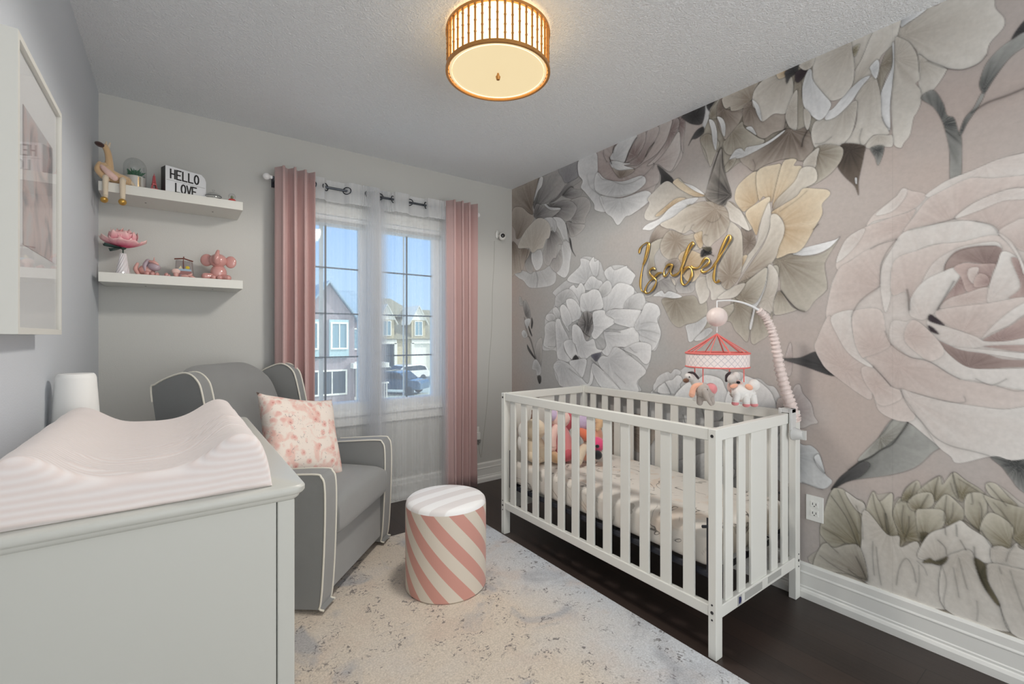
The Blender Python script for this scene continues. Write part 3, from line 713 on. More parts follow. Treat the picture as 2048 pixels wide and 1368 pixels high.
M o 1400,420|1190,250 1260,240 1350,330 1420,400 1340,390 1230,330
M o 1400,650|1180,330 1250,350 1469,420 1900,500 2000,700 1600,750 1400,650 1380,550 1280,480
M o 1380,700|1150,590 1220,450 1380,540 1380,640 1360,715 1250,700
M d 750,640|720,600 775,600 772,660 735,665
M C 500,560|300,640 320,430 480,605 570,620 580,700 700,660 750,800 900,830 905,1150 320,950
M T 330,920|0,700 50,670 100,705 200,680 290,705 340,940 200,890 -40,850
M C 860,820|700,760 780,610 900,560 980,520 1020,510 1080,560 1200,640 1250,720 1240,810 1140,800 1000,730 880,825 780,800
M C 1250,720|1230,710 1300,690 1360,710 1420,670 1469,720 1900,800 1900,900 1469,860 1380,850 1250,820
M C 1000,740|880,820 1000,730 1090,730 1130,850 1180,950 1290,1100 1370,1310 900,1145
M C 1260,820|1200,830 1290,820 1469,860 1900,900 2300,1000 2300,1700 1700,1450 1380,1320 1290,1100 1210,960
M d 1150,900|1110,780 1190,830 1210,950 1290,1100 1270,1110 1190,1000 1140,900
M d 870,790|740,810 790,780 830,800 920,770 880,825 800,815
~ M 3 .4|80,330 180,470 240,600 270,690
~ M 3 .3|130,290 200,440 280,600
~ M 3 .3|20,560 120,620 180,670
~ M 3 .3|260,400 300,520 310,640
~ M 3 .35|380,320 400,420 450,560
~ M 3 .35|430,370 480,480 500,600
~ M 5 .45|470,460 480,560 495,605
~ M 3 .35|600,400 590,500 600,600
~ M 3 .35|640,480 640,560 610,640
~ M 3 .3|560,380 600,360 640,380
~ M 3 .35|690,240 670,300 650,350
~ M 3 .35|780,320 750,370 720,420
~ M 3 .35|850,200 830,280 820,350
~ M 3 .35|960,180 980,270 1000,340
~ M 3 .3|940,240 960,300 990,350
~ M 3 .3|1000,210 1080,260 1140,300
~ M 3 .35|910,330 900,430 890,510
~ M 3 .3|960,380 950,470 920,520
~ M 3 .35|1090,310 1100,380 1090,390
~ M 3 .35|1150,380 1165,430 1160,500
~ M 4 .4|1040,510 1090,540 1150,585
~ M 3 .35|1210,250 1280,330 1340,400
~ M 3 .3|1250,380 1330,470 1380,550
~ M 3 .4|1160,580 1210,660 1240,700
~ M 3 .35|900,560 905,610 900,560
~ M 3 .35|980,540 985,620 985,560
~ M 3 .35|1010,650 1040,700 1050,720
~ M 3 .35|850,650 900,700 910,750
~ M 3 .3|380,660 380,780 390,900
~ M 3 .3|405,700 420,850 440,970
~ M 3 .3|550,970 570,850 620,780 670,850 690,950
~ M 3 .25|700,800 750,850 770,900
~ M 3 .25|710,830 715,950 690,1050
~ M 3 .25|880,840 910,950 890,1080 900,1140
~ M 3 .25|1000,780 1030,900 1060,1000
~ M 3 .25|960,850 990,1000 1000,1060
~ M 3 .25|1130,1090 1135,1160 1130,1230
~ M 3 .35|1290,1110 1320,1200 1370,1310
~ M 3 .25|1370,870 1410,1000 1469,1160
~ M 4 .35|1110,700 1120,800 1150,900 1200,1010
~ M 3 .3|0,760 80,820 180,880 300,930
~ M 3 .3|60,680 130,740
~ M 4 .4|260,770 300,850 335,930
~ M 4 .35|205,860 270,910 335,935
~ M 3 .25|1290,840 1305,890
~ M 3 .3|1340,800 1360,740 1400,690
"""
for _ln in MURAL.strip().splitlines():
    if _ln.startswith('#'): continue
    hd, pts = _ln.split('|')
    hd = hd.split()
    if hd[0] == '~': stroke(hd[1], float(hd[2]) * 0.0008, float(hd[3]), pts)
    else: petal(hd[0], hd[1], hd[2], pts)
# two wallpaper seams
for px_ in (1283, 1785):
    u = (onx(XR, px_, 500).y - GY0) / GS; iu = int(u)
    IMG[:, iu:iu + 1] *= 0.93
MURAL_K = 1.12
IMG = np.clip(IMG * MURAL_K, 0, 0.95)

def mural_wall():
    nv = NU * NV
    co = np.empty((NV, NU, 3), np.float32)
    co[..., 0] = XR; co[..., 1] = gu[None, :]; co[..., 2] = gv[:, None]
    idx = np.arange(nv, dtype=np.int32).reshape(NV, NU)
    q = np.stack([idx[:-1, :-1], idx[1:, :-1], idx[1:, 1:], idx[:-1, 1:]], -1).reshape(-1, 4)
    # back shell of the wall
    ex = np.array([[XR + .15, y, z] for y in (GY0, GY1) for z in (0, H)], np.float32)
    a, b_, c, d = nv, nv + 1, nv + 2, nv + 3
    c00, c01, c10, c11 = idx[0, 0], idx[-1, 0], idx[0, -1], idx[-1, -1]
    ex = np.concatenate([ex, np.array([[x, y, z] for x in (XR, XR + .15) for y in (YF, GY0) for z in (0, H)], np.float32)])
    h = nv + 4
    extra = [[h, h + 2, h + 3, h + 1], [h + 4, h + 5, h + 7, h + 6], [a, c, d, b_], [c00, a, b_, c01], [c10, c11, d, c], [c00, c10, c, a], [c01, b_, d, c11]]
    Q = np.concatenate([q, np.array(extra, np.int32)])
    me = bpy.data.meshes.new('wall_right')
    me.vertices.add(nv + 12); me.vertices.foreach_set('co', np.concatenate([co.reshape(-1, 3), ex]).ravel())
    nf = len(Q); me.loops.add(nf * 4); me.loops.foreach_set('vertex_index', Q.ravel().astype(np.int32))
    me.polygons.add(nf); me.polygons.foreach_set('loop_start', np.arange(0, nf * 4, 4, dtype=np.int32))
    me.update(calc_edges=True)
    at = me.color_attributes.new('print', 'FLOAT_COLOR', 'POINT')
    cc = np.full((nv + 12, 4), 0.42, np.float32); cc[:nv, :3] = IMG.reshape(-1, 3)
    at.data.foreach_set('color', cc.ravel())
    m = bpy.data.materials.new('floral_wallpaper'); m.use_nodes = True
    n = m.node_tree.nodes; l = m.node_tree.links; b = n['Principled BSDF']
    an = n.new('ShaderNodeVertexColor'); an.layer_name = 'print'
    nz = n.new('ShaderNodeTexNoise'); nz.inputs['Scale'].default_value = 70; nz.inputs['Detail'].default_value = 6
    tcc = n.new('ShaderNodeTexCoord'); l.new(tcc.outputs['Object'], nz.inputs[0])
    mr = n.new('ShaderNodeMapRange'); l.new(nz.outputs[0], mr.inputs[0]); mr.inputs[3].default_value = 0.90; mr.inputs[4].default_value = 1.10
    vm = n.new('ShaderNodeVectorMath'); vm.operation = 'SCALE'; l.new(an.outputs[0], vm.inputs[0]); l.new(mr.outputs[0], vm.inputs['Scale'])
    l.new(vm.outputs[0], b.inputs['Base Color']); b.inputs['Roughness'].default_value = 0.7; b.inputs['Specular IOR Level'].default_value = 0.25
    me.materials.append(m)
    o = bpy.data.objects.new('wall_right', me); COL.objects.link(o); struct(o)
mural_wall()
# ================================================================ window
m_pvc = mat('window_pvc', (0.82, 0.83, 0.84, 1), 0.35)
m_glass = bpy.data.materials.new('window_glass'); m_glass.use_nodes = True
n = m_glass.node_tree.nodes; l = m_glass.node_tree.links; n.clear()
o_ = n.new('ShaderNodeOutputMaterial'); tr = n.new('ShaderNodeBsdfTransparent'); gl = n.new('ShaderNodeBsdfGlossy'); gl.inputs['Roughness'].default_value = 0.02
tr.inputs[0].default_value = (0.93, 0.97, 0.98, 1)
mxs = n.new('ShaderNodeMixShader'); mxs.inputs[0].default_value = 0.015
l.new(tr.outputs[0], mxs.inputs[1]); l.new(gl.outputs[0], mxs.inputs[2]); l.new(mxs.outputs[0], o_.inputs[0])
m_grille = mat('dark_grille', srgb(52, 66, 76), 0.4)

def frame_ring(bm, x0, x1, z0, z1, w, y0, y1):
    box(bm, x0, x0 + w, y0, y1, z0, z1); box(bm, x1 - w, x1, y0, y1, z0, z1)
    box(bm, x0 + w, x1 - w, y0, y1, z0, z0 + w); box(bm, x0 + w, x1 - w, y0, y1, z1 - w, z1)
win = struct(thing('window_1', 'x', 'window', (0, 0, 0)))
for k in ('label', 'category'): del win[k]
bm = B(); frame_ring(bm, WX0 - .075, WX1 + .075, WZ0 - .02, WZ1 + .075, .075, YB - .018, YB)
box(bm, WX0 - .09, WX1 + .09, YB - .035, YB + .02, WZ0 - .035, WZ0 - .012)      # stool
box(bm, WX0 - .075, WX1 + .075, YB - .02, YB, WZ0 - .10, WZ0 - .035)            # apron
obj('window_casing', bm, m_trim, win, smooth=False, bevel=.004)
bm = B(); frame_ring(bm, WX0, WX1, WZ0, WZ1, .012, YB, YB + .15); box(bm, 1.085, 1.135, YB + .03, YB + .12, WZ0, WZ1)
obj('window_frame', bm, m_pvc, win, smooth=False)
for (a, b_, vx) in ((0.642, 1.085, .811), (1.135, 1.648, 1.388)):
    bm = B(); frame_ring(bm, a, b_, WZ0, WZ1 - .002, .052, YB + .035, YB + .085)
    frame_ring(bm, a + .045, b_ - .045, WZ0 + .045, WZ1 - .047, .012, YB + .048, YB + .08)
    sash = obj('sash', bm, m_pvc, win, smooth=False, bevel=.004)
    bm = B(); box(bm, a + .05, b_ - .05, YB + .058, YB + .062, WZ0 + .05, WZ1 - .05); obj('glass', bm, m_glass, sash, smooth=False)
    bm = B()
    for z in (1.647, 1.339, 1.045): box(bm, a + .052, b_ - .052, YB + .050, YB + .056, z - .005, z + .005)
    box(bm, vx - .006, vx + .006, YB + .050, YB + .0562, WZ0 + .052, WZ1 - .054)
    obj('grille', bm, m_grille, sash, smooth=False)
    bm = B(); box(bm, vx - .036, vx - .010, YB + .066, YB + .074, WZ0 + .052, WZ1 - .054) if a < 1 else box(bm, vx - .022, vx - .012, YB + .066, YB + .074, WZ0 + .052, WZ1 - .054)
    obj('outer_grille', bm, m_pvc, sash, smooth=False)
bm = B()
for (a, b_) in ((0.645, 1.083), (1.137, 1.645)):
    pass
m_blind = mat('blind_fabric', (0.80, 0.80, 0.79, 1), 0.8)
for (a, b_, nm) in ((0.645, 1.083, 'left'), (1.137, 1.645, 'right')):
    bm = B(); box(bm, a, b_, YB + .002, YB + .034, 1.958, 1.983)
    for k in range(5): box(bm, a + .004, b_ - .004, YB + .004 + .002 * (k % 2), YB + .030, 1.933 + k * .005, 1.9365 + k * .005)
    tag(obj('roller_blind', bm, m_blind, smooth=False, bevel=.002), 'white pleated blind drawn up at the top of the %s window sash' % nm, 'blind', 'raised blinds')

# ================================================================ curtains
m_pink = mat('pink_curtain_fabric', srgb(200, 168, 165), 0.8, bump=0.25, bscale=900, sheen=0.3, var=.04, vscale=3)
m_sheer = bpy.data.materials.new('sheer_voile'); m_sheer.use_nodes = True
n = m_sheer.node_tree.nodes; l = m_sheer.node_tree.links; n.clear()
o_ = n.new('ShaderNodeOutputMaterial'); tr = n.new('ShaderNodeBsdfTransparent')
df = n.new('ShaderNodeBsdfDiffuse'); df.inputs[0].default_value = (0.93, 0.94, 0.95, 1); tl = n.new('ShaderNodeBsdfTranslucent'); tl.inputs[0].default_value = (0.92, 0.93, 0.95, 1)
m1 = n.new('ShaderNodeMixShader'); m1.inputs[0].default_value = 0.5; l.new(df.outputs[0], m1.inputs[1]); l.new(tl.outputs[0], m1.inputs[2])
m2 = n.new('ShaderNodeMixShader'); m2.inputs[0].default_value = 0.30; l.new(tr.outputs[0], m2.inputs[1]); l.new(m1.outputs[0], m2.inputs[2]); l.new(m2.outputs[0], o_.inputs[0])
m_sheer2 = m_sheer.copy(); m_sheer2.name = 'sheer_voile_doubled'; m_sheer2.node_tree.nodes['Mix Shader.001'].inputs[0].default_value = 0.75
m_ring = mat('grommet_metal', srgb(70, 74, 80), 0.3, metal=0.9)
m_rod = mat('rod_metal', srgb(92, 97, 104), 0.3, metal=0.9)
m_finial = mat('clear_finial', (0.85, 0.85, 0.85, 1), 0.1, coat=.5)
RY, RZ = YB - .09, 2.14

rod = thing('curtain_rod', 'dark metal curtain rod with clear knob ends above the window', 'curtain rod', (0.46, RY, RZ))
bm = B(); tube(bm, [(0, 0, 0), (1.44, 0, 0)], .008, 12); obj('pole', bm, m_rod, rod)
for s_, x in ((-1, -.02), (1, 1.46)):
    bm = B(); blob(bm, (x, 0, 0), (.022, .02, .02)); tube(bm, [(x - s_ * .03, 0, 0), (x, 0, 0)], .011, 12); obj('finial', bm, m_finial, rod)
for x in (.03, 1.41):
    bm = B(); tube(bm, [(x, 0, 0), (x, .05, 0), (x, .089, -.01)], .005, 8); box(bm, x - .012, x + .012, .083, .0895, -.035, .03); obj('bracket', bm, m_rod, rod)

def fold_sheet(name, m, parent, x0, x1, z0, z1, f, nx, nz=14, thick=0.0, off=(0, 0, 0)):
    """f(u, v) -> (x, y) for u along the width 0..1, v along the height 0..1"""
    bm = B(); g = []
    for j in range(nz + 1):
        row = []
        for i in range(nx + 1):
            x, y = f(i / nx, j / nz)
            row.append(bm.verts.new((x - off[0], y - off[1], z0 + (z1 - z0) * j / nz - off[2])))
        g.append(row)
    for j in range(nz):
        for i in range(nx): bm.faces.new((g[j][i], g[j][i + 1], g[j + 1][i + 1], g[j + 1][i]))
    o = obj(name, bm, m, parent, flatang=3)
    if thick:
        md = o.modifiers.new('s', 'SOLIDIFY'); md.thickness = thick
    return o

def pink(label, x0, x1, folds, ph, zb):
    t = thing('pink_curtain', label, 'curtain', ((x0 + x1) / 2, RY, zb), group='pink curtain panels')
    off = ((x0 + x1) / 2, RY, zb)
    def f(u, v):
        a = u * folds * 2 * PI + ph
        x = x0 + (x1 - x0) * u + .014 * math.sin(2 * a) + .004 * math.sin(v * 5 + u * 9) * (1 - v)
        y = RY - .058 + .045 * math.copysign(abs(math.sin(a)) ** .8, math.sin(a)) * (1 + .15 * math.sin(u * 11 + 2)) + .005 * math.sin(v * 4 + u * 20)
        return x, y
    fold_sheet('curtain_panel', m_pink, t, x0, x1, zb, RZ + .055, f, 150, 20, .002, off)
    return t
pink('dusty pink curtain panel left of the window behind the grey chair', 0.478, 0.685, 3.5, .4, .035)
pink('dusty pink curtain panel right of the window hanging near the camera monitor', 1.628, 1.845, 3.5, .9, .035)

def weave(x):   # +1: cloth behind the rod (rod shows), -1: cloth in front of it
    w_ = -1.0
    for a, b_ in ((.775, .91), (1.125, 1.225), (1.345, 1.475)):
        e = .012
        w_ = max(w_, min(1, min((x - a) / e, (b_ - x) / e)))
    return w_
def sheer(label, x0, x1, dense):
    t = thing('sheer_curtain', label, 'curtain', ((x0 + x1) / 2, RY, .04), group='sheer curtain panels')
    off = ((x0 + x1) / 2, RY, .04)
    L = x1 - x0
    def dens(x):
        return max(math.exp(-((x - c) / w_) ** 2) for c, w_ in dense)
    # arc-length style parameter: more cloth where it gathers
    N = 400; xs = [x0 + L * i / N for i in range(N + 1)]; cum = [0]
    for i in range(N): cum.append(cum[-1] + 1 + 7.0 * dens((xs[i] + xs[i + 1]) / 2))
    tot = cum[-1]
    def X(u):
        q = u * tot
        import bisect
        i = min(N - 1, max(0, bisect.bisect_right(cum, q) - 1)); return xs[i] + (xs[i + 1] - xs[i]) * (q - cum[i]) / (cum[i + 1] - cum[i])
    nf = 60 * L / .5
    def f(u, v):
        x = X(u); d = dens(x); a = u * nf * 2 * PI * .5
        amp = .002 + .004 * min(1, (1 - v) * 4) + .024 * d * (1 - .75 * (v > .93))
        return x + .004 * d * math.sin(2 * a), RY + .017 * weave(x) + amp * math.sin(a + .4 * math.sin(v * 3)) + .003 * math.sin(v * 6 + x * 20) * (1 - v)
    fold_sheet('voile', m_sheer, t, x0, x1, .04, RZ + .05, f, 700, 10, 0, off)
    fold_sheet('header_band', m_sheer2, t, x0, x1, RZ - .085, RZ + .052, lambda u, v: (f(u, .95 + .05 * v)[0], f(u, .95 + .05 * v)[1] - .002), 420, 2, 0, off)
    return t, off
def rings(t, off, xs):
    for i, x in enumerate(xs):
        bm = B(); s_ = 1 if i % 2 else -1
        tube(bm, [(x - off[0] + .020 * math.cos(q), -.002 + .019 * math.cos(q) * s_, RZ - off[2] + .022 * math.sin(q)) for q in [2 * PI * k / 24 for k in range(24)]], .0035, 8, closed=True)
        obj('grommet', bm, m_ring, t)
t1, o1 = sheer('sheer white voile curtain over the left window half', .675, 1.115, ((.675, .03), (1.10, .085)))
t2, o2 = sheer('sheer white voile curtain over the right window half', 1.11, 1.665, ((1.11, .085), (1.665, .06)))
rings(t1, o1, [.695, .775, .91, 1.045]); rings(t2, o2, [1.125, 1.225, 1.345, 1.475, 1.61])

# ================================================================ the street outside
m_brickb = mat('street_brick', srgb(158, 150, 158), 0.9, bump=.4, bscale=8, var=.12, vscale=3)
m_brickt = mat('tan_stone', srgb(196, 186, 160), 0.9, bump=.3, bscale=6, var=.15, vscale=4)
m_roofb = mat('grey_shingles', srgb(150, 176, 196), 0.9, var=.15, vscale=2)
m_roofg = mat('brown_shingles', srgb(150, 148, 132), 0.9, var=.15, vscale=2)
m_sid = mat('pale_siding', srgb(176, 205, 214), 0.7)
m_ext = mat('exterior_trim', (0.85, 0.85, 0.80, 1), 0.6)
m_pane = mat('reflecting_pane', srgb(120, 158, 176), 0.15, coat=1)
m_dark = mat('dark_opening', srgb(52, 66, 80), 0.4)
m_snow = mat('snowy_lawn', srgb(196, 205, 196), 0.9, var=.2, vscale=.4)
m_asph = mat('asphalt', srgb(120, 128, 132), 0.9, var=.1, vscale=.5)
GZ = -3.2
bm = B(); box(bm, -60, 120, YB + 1.2, 160, GZ - .3, GZ); tag(obj('lawn', bm, m_snow, smooth=False), 'pale lawn spreading under the houses across the street', 'lawn')
bm = B(); box(bm, -60, 120, 38, 46, GZ, GZ + .02); tag(obj('street', bm, m_asph, smooth=False), 'grey asphalt street in front of the far row houses', 'street')

def gable(bm, x0, x1, y0, y1, zb, zt):
    xm = (x0 + x1) / 2
    prism(bm, [(x0, zb), (x1, zb), (xm, zt)], 'y', y0, y1)
def roof_slabs(bm, x0, x1, y0, y1, zb, zt, th=.14, ov=.25):
    xm = (x0 + x1) / 2; sl = (zt - zb) / (xm - x0)
    for s_ in (-1, 1):
        xe = xm + s_ * (xm - x0 + ov); ze = zb - sl * ov
        prism(bm, [(xm, zt), (xe, ze), (xe, ze + th), (xm, zt + th)], 'y', y0, y1)
def pane_in(par, x0, x1, z0, z1, y, m=None, bars=1):
    bm = B(); frame_ring(bm, x0 - .1, x1 + .1, z0 - .1, z1 + .1, .1, y - .08, y + .05)
    for k in range(bars): 
        xx = x0 + (x1 - x0) * (k + 1) / (bars + 1); box(bm, xx - .03, xx + .03, y - .06, y + .04, z0, z1)
    fr = obj('window', bm, m_ext, par, smooth=False)
    bm = B(); box(bm, x0, x1, y - .03, y + .02, z0, z1); obj('pane', bm, m or m_pane, fr, smooth=False)

h = thing('brick_house', 'blue grey gabled brick house seen through the left window half', 'house', (7.3, 28, GZ))
hx, hy, hz = 7.3, 28, GZ
def L(o): o.matrix_parent_inverse = Matrix.Identity(4); o.location = (-hx, -hy, -hz)
def hp(name, bm, m, par=None):
    o = obj(name, bm, m, par or h, smooth=False)
    if par is None: o.location = (-hx, -hy, -hz)
    return o
bm = B(); box(bm, 5.3, 8.75, 28, 34, GZ, 2.3); gable(bm, 5.75, 8.75, 28, 34, 2.3, 4.25); box(bm, 8.75, 10.8, 29.6, 36, GZ, 2.2)
hp('brick_wall', bm, m_brickb)
bm = B(); roof_slabs(bm, 5.75, 8.75, 27.7, 35, 2.35, 4.3)
prism(bm, [(29.3, 2.1), (35, 4.6), (37, 2.1)], 'x', 8.0, 10.9)
prism(bm, [(28.4, 2.1), (33, 4.45), (36, 2.1)], 'x', 2.5, 6.4)
hp('shingle_roof', bm, m_roofb)
bm = B(); box(bm, 2.5, 5.35, 28.6, 34, GZ, 2.2); box(bm, 5.6, 6.75, 27.8, 28.02, -.1, 2.15); box(bm, 7.25, 8.35, 27.8, 28.02, -.1, 2.15)
hp('siding', bm, m_sid)
bm = B(); box(bm, 8.6, 10.9, 29.3, 29.62, 2.05, 2.25); hp('eave_trim', bm, m_ext)
bm = B(); box(bm, 8.5, 10.7, 27.4, 29.7, -.75, -.45); hp('porch_roof', bm, m_ext)
bm = B(); box(bm, 8.75, 9.1, 27.45, 27.8, GZ + .5, -.75); hp('porch_post', bm, m_ext)
bm = B(); box(bm, 8.4, 10.7, 27.2, 29.7, GZ, GZ + .5); hp('porch_deck', bm, m_ext)
def hw(x0, x1, z0, z1, y, bars=1, m=None):
    bm = B(); frame_ring(bm, x0 - .1, x1 + .1, z0 - .1, z1 + .1, .1, y - .08, y + .05)
    for k in range(bars):
        xx = x0 + (x1 - x0) * (k + 1) / (bars + 1); box(bm, xx - .03, xx + .03, y - .06, y + .04, z0, z1)
    fr = hp('window', bm, m_ext)
    bm = B(); box(bm, x0, x1, y - .03, y + .02, z0, z1); obj('pane', bm, m or m_pane, fr, smooth=False)
hw(5.8, 6.55, .5, 1.9, 27.8); hw(7.4, 8.2, .5, 1.9, 27.8); hw(9.2, 10.4, .4, 1.6, 29.6); hw(5.9, 8.2, -2.2, -.9, 28, 2, m_dark); hw(9.4, 10.4, -2.6, -.9, 29.6, 1, m_dark)
bm = B()
for k in range(10): 
    x = 9.2 + k * .15; box(bm, x, x + .05, 27.5, 27.55, GZ + .5, GZ + 1.5)
box(bm, 9.1, 10.7, 27.48, 27.57, GZ + 1.45, GZ + 1.55)
hp('porch_railing', bm, m_ext)

hx, hy = 24.0, 55.0
h = thing('row_house', 'tan stone row house with two white dormers seen through the right window half', 'house', (hx, hy, GZ))
bm = B(); box(bm, 16, 33, 55, 64, GZ, .9); hp('stone_wall', bm, m_brickt)
bm = B(); prism(bm, [(54.4, .8), (60, 4.9), (65.5, .8)], 'x', 15.5, 33.5); hp('shingle_roof', bm, m_roofg)
bm = B(); bmesh.ops.create_cone(bm, cap_ends=True, segments=4, radius1=5.2, radius2=.6, depth=2.6, matrix=Matrix.Translation((23.4, 61, 5.0)) @ Matrix.Rotation(PI / 4, 4, 'Z')); hp('hipped_roof', bm, m_roofg)
for cx in (21.0, 25.2):
    bm = B(); box(bm, cx - .95, cx + .95, 54.6, 60, .9, 3.3); d = hp('dormer', bm, m_brickt)
    bm = B(); roof_slabs(bm, cx - 1.0, cx + 1.0, 54.3, 60.5, 3.2, 5.0, .12, .35); gable(bm, cx - 1.0, cx + 1.0, 54.55, 54.7, 3.2, 4.95); obj('dormer_roof', bm, m_ext, d, smooth=False)
    hw(cx - .45, cx + .45, 1.3, 3.0, 54.58, 1)
for cx in (20.8, 25.8):
    bm = B(); box(bm, cx - 1.5, cx + 1.5, 54.6, 55.02, .2, .75); box(bm, cx - 1.55, cx - 1.2, 54.6, 55.02, GZ, .3); box(bm, cx + 1.2, cx + 1.55, 54.6, 55.02, GZ, .3); hp('porch_trim', bm, m_ext)
    bm = B(); box(bm, cx - 1.2, cx + 1.2, 54.9, 55.03, GZ, .2); hp('garage_door', bm, m_dark if cx < 22 else m_ext)

def car(label, cx, cy, rz, m, L_=4.5, Wd=1.85, Hh=1.65):
    t = thing('parked_car', label, 'car', (cx, cy, GZ + .02), rz, 'parked cars')
    pr = [(-.5, .22), (-.5, .52), (-.47, .60), (-.30, .64), (-.17, .93), (-.05, 1.0), (.25, 1.0), (.40, .90), (.47, .62), (.5, .5), (.5, .22)]
    bm = B(); prism(bm, [(a * L_, b_ * Hh) for a, b_ in pr], 'y', -Wd / 2, Wd / 2); obj('car_body', bm, m, t, bevel=.12, bseg=3)
    for s_ in (-1, 1):
        bm = B(); prism(bm, [(-.24 * L_, .66 * Hh), (-.16 * L_, .90 * Hh), (.24 * L_, .94 * Hh), (.36 * L_, .87 * Hh), (.41 * L_, .66 * Hh)], 'y', s_ * (Wd / 2 - .02), s_ * (Wd / 2 + .006)); obj('side_window', bm, m_dark, t, smooth=False)
    bm = B(); prism(bm, [(-.305 * L_, .66 * Hh), (-.175 * L_, .935 * Hh), (-.165 * L_, .92 * Hh), (-.29 * L_, .65 * Hh)], 'y', -Wd / 2 + .15, Wd / 2 - .15); obj('windshield', bm, m_dark, t, smooth=False)
    for sx_ in (-.31, .31):
        for s_ in (-1, 1):
            bm = B(); bmesh.ops.create_cone(bm, cap_ends=True, segments=20, radius1=.33, radius2=.33, depth=.22, matrix=Matrix.Translation((sx_ * L_, s_ * (Wd / 2 - .1), .33)) @ Matrix.Rotation(PI / 2, 4, 'X')); obj('wheel', bm, m_dark, t)
m_carb = mat('blue_car_paint', srgb(58, 92, 122), 0.25, coat=1); m_carw = mat('white_car_paint', (0.85, 0.87, 0.86, 1), 0.25, coat=1); m_cars = mat('silver_car_paint', srgb(170, 180, 180), 0.3, coat=1)
car('dark blue parked car nearest the window', 13.6, 33.5, 2.3, m_carb, 4.8, 1.9, 1.75)
car('white parked car behind the dark blue car', 17.8, 41.5, .2, m_carw)
car('silver parked car at the left of the driveway', 15.0, 43.5, .15, m_cars, 4.4, 1.8, 1.6)

m_leaf = mat('tree_foliage', srgb(92, 108, 84), 0.9, var=.3, vscale=1.5); m_bark = mat('tree_bark', srgb(92, 80, 70), 0.9)
def tree(x, y, h_, label):
    t = thing('street_tree', label, 'tree', (x, y, GZ))
    bm = B(); tube(bm, [(0, 0, 0), (.05, 0, h_ * .3), (0, .05, h_ * .6)], [.14, .1, .06], 8); obj('trunk', bm, m_bark, t)
    bm = B(); r_ = random.Random(int(x * 10))
    for k in range(14):
        a = r_.random() * 6.28; q = r_.random() ** .5 * h_ * .22
        blob(bm, (q * math.cos(a), q * math.sin(a), h_ * (.45 + .45 * r_.random())), (h_ * .13,) * 3, wob=.5, seed=k, seg=10)
    obj('foliage', bm, m_leaf, t)
tree(36.5, 57, 6.5, 'small green tree beside the tan row house')
tree(14.2, 49, 5.2, 'bare looking small tree between the two houses')
# ================================================================ rug
m_rug = bpy.data.materials.new('distressed_rug'); m_rug.use_nodes = True
n = m_rug.node_tree.nodes; l = m_rug.node_tree.links; b = n['Principled BSDF']; b.inputs['Roughness'].default_value = 0.95; b.inputs['Specular IOR Level'].default_value = 0.1
t_ = n.new('ShaderNodeTexCoord')
def NZ(scale, det=4, dist=0, rough=.5):
    a = n.new('ShaderNodeTexNoise'); a.inputs['Scale'].default_value = scale; a.inputs['Detail'].default_value = det; a.inputs['Distortion'].default_value = dist; a.inputs['Roughness'].default_value = rough
    l.new(t_.outputs['Object'], a.inputs[0]); return a
def RAMP(src, stops):
    c = n.new('ShaderNodeValToRGB'); l.new(src, c.inputs[0])
    for i, (p, col) in enumerate(stops):
        e = c.color_ramp.elements[i] if i < 2 else c.color_ramp.elements.new(p)
        e.position = p; e.color = col if len(col) == 4 else col + (1,)
    return c
def MIXN(f, a, b_, mode='MIX', fac=None):
    m_ = n.new('ShaderNodeMix'); m_.data_type = 'RGBA'; m_.blend_type = mode
    if fac is not None: m_.inputs[0].default_value = fac
    else: l.new(f, m_.inputs[0])
    for i, v in ((6, a), (7, b_)):
        if isinstance(v, tuple): m_.inputs[i].default_value = v
        else: l.new(v, m_.inputs[i])
    return m_.outputs[2]
sepx = n.new('ShaderNodeSeparateXYZ'); l.new(t_.outputs['Object'], sepx.inputs[0])
bd = n.new('ShaderNodeMapRange'); l.new(sepx.outputs[0], bd.inputs[0]); bd.inputs[1].default_value = .50; bd.inputs[2].default_value = .95
nb = NZ(2.2, 4, .4)
adb = n.new('ShaderNodeMath'); adb.operation = 'MULTIPLY_ADD'; l.new(nb.outputs[0], adb.inputs[0]); adb.inputs[1].default_value = 1.4; adb.inputs[2].default_value = -.70
ads = n.new('ShaderNodeMath'); ads.operation = 'ADD'; ads.use_clamp = True; l.new(adb.outputs[0], ads.inputs[0]); l.new(bd.outputs[0], ads.inputs[1])
basec = MIXN(ads.outputs[0], srgb(214, 203, 189), srgb(203, 207, 212))
blush = RAMP(NZ(5, 5, .6).outputs[0], [(.52, (0, 0, 0)), (.70, (.45, .45, .45))])
c1 = MIXN(blush.outputs[0], basec, srgb(204, 184, 170))
gw = RAMP(NZ(3.4, 6, 1.2).outputs[0], [(.53, (0, 0, 0)), (.66, (.75, .75, .75))])
c2 = MIXN(gw.outputs[0], c1, srgb(168, 170, 175))
# ragged dark flecks gathered along worn motif lines
zone = RAMP(NZ(6, 3, 2.0).outputs[0], [(.50, (0, 0, 0)), (.58, (1, 1, 1))])
fl = RAMP(NZ(40, 3, 1.8, .6).outputs[0], [(.56, (0, 0, 0)), (.61, (1, 1, 1))])
ff = n.new('ShaderNodeMath'); ff.operation = 'MULTIPLY'; l.new(zone.outputs[0], ff.inputs[0]); l.new(fl.outputs[0], ff.inputs[1])
ff2 = n.new('ShaderNodeMath'); ff2.operation = 'MULTIPLY'; l.new(ff.outputs[0], ff2.inputs[0]); ff2.inputs[1].default_value = .8
c3 = MIXN(ff2.outputs[0], c2, srgb(110, 106, 106))
fi = RAMP(NZ(160, 3).outputs[0], [(.3, (.82, .82, .82)), (.7, (1.1, 1.1, 1.1))])
l.new(MIXN(None, c3, fi.outputs[0], 'MULTIPLY', 1.0), b.inputs['Base Color'])
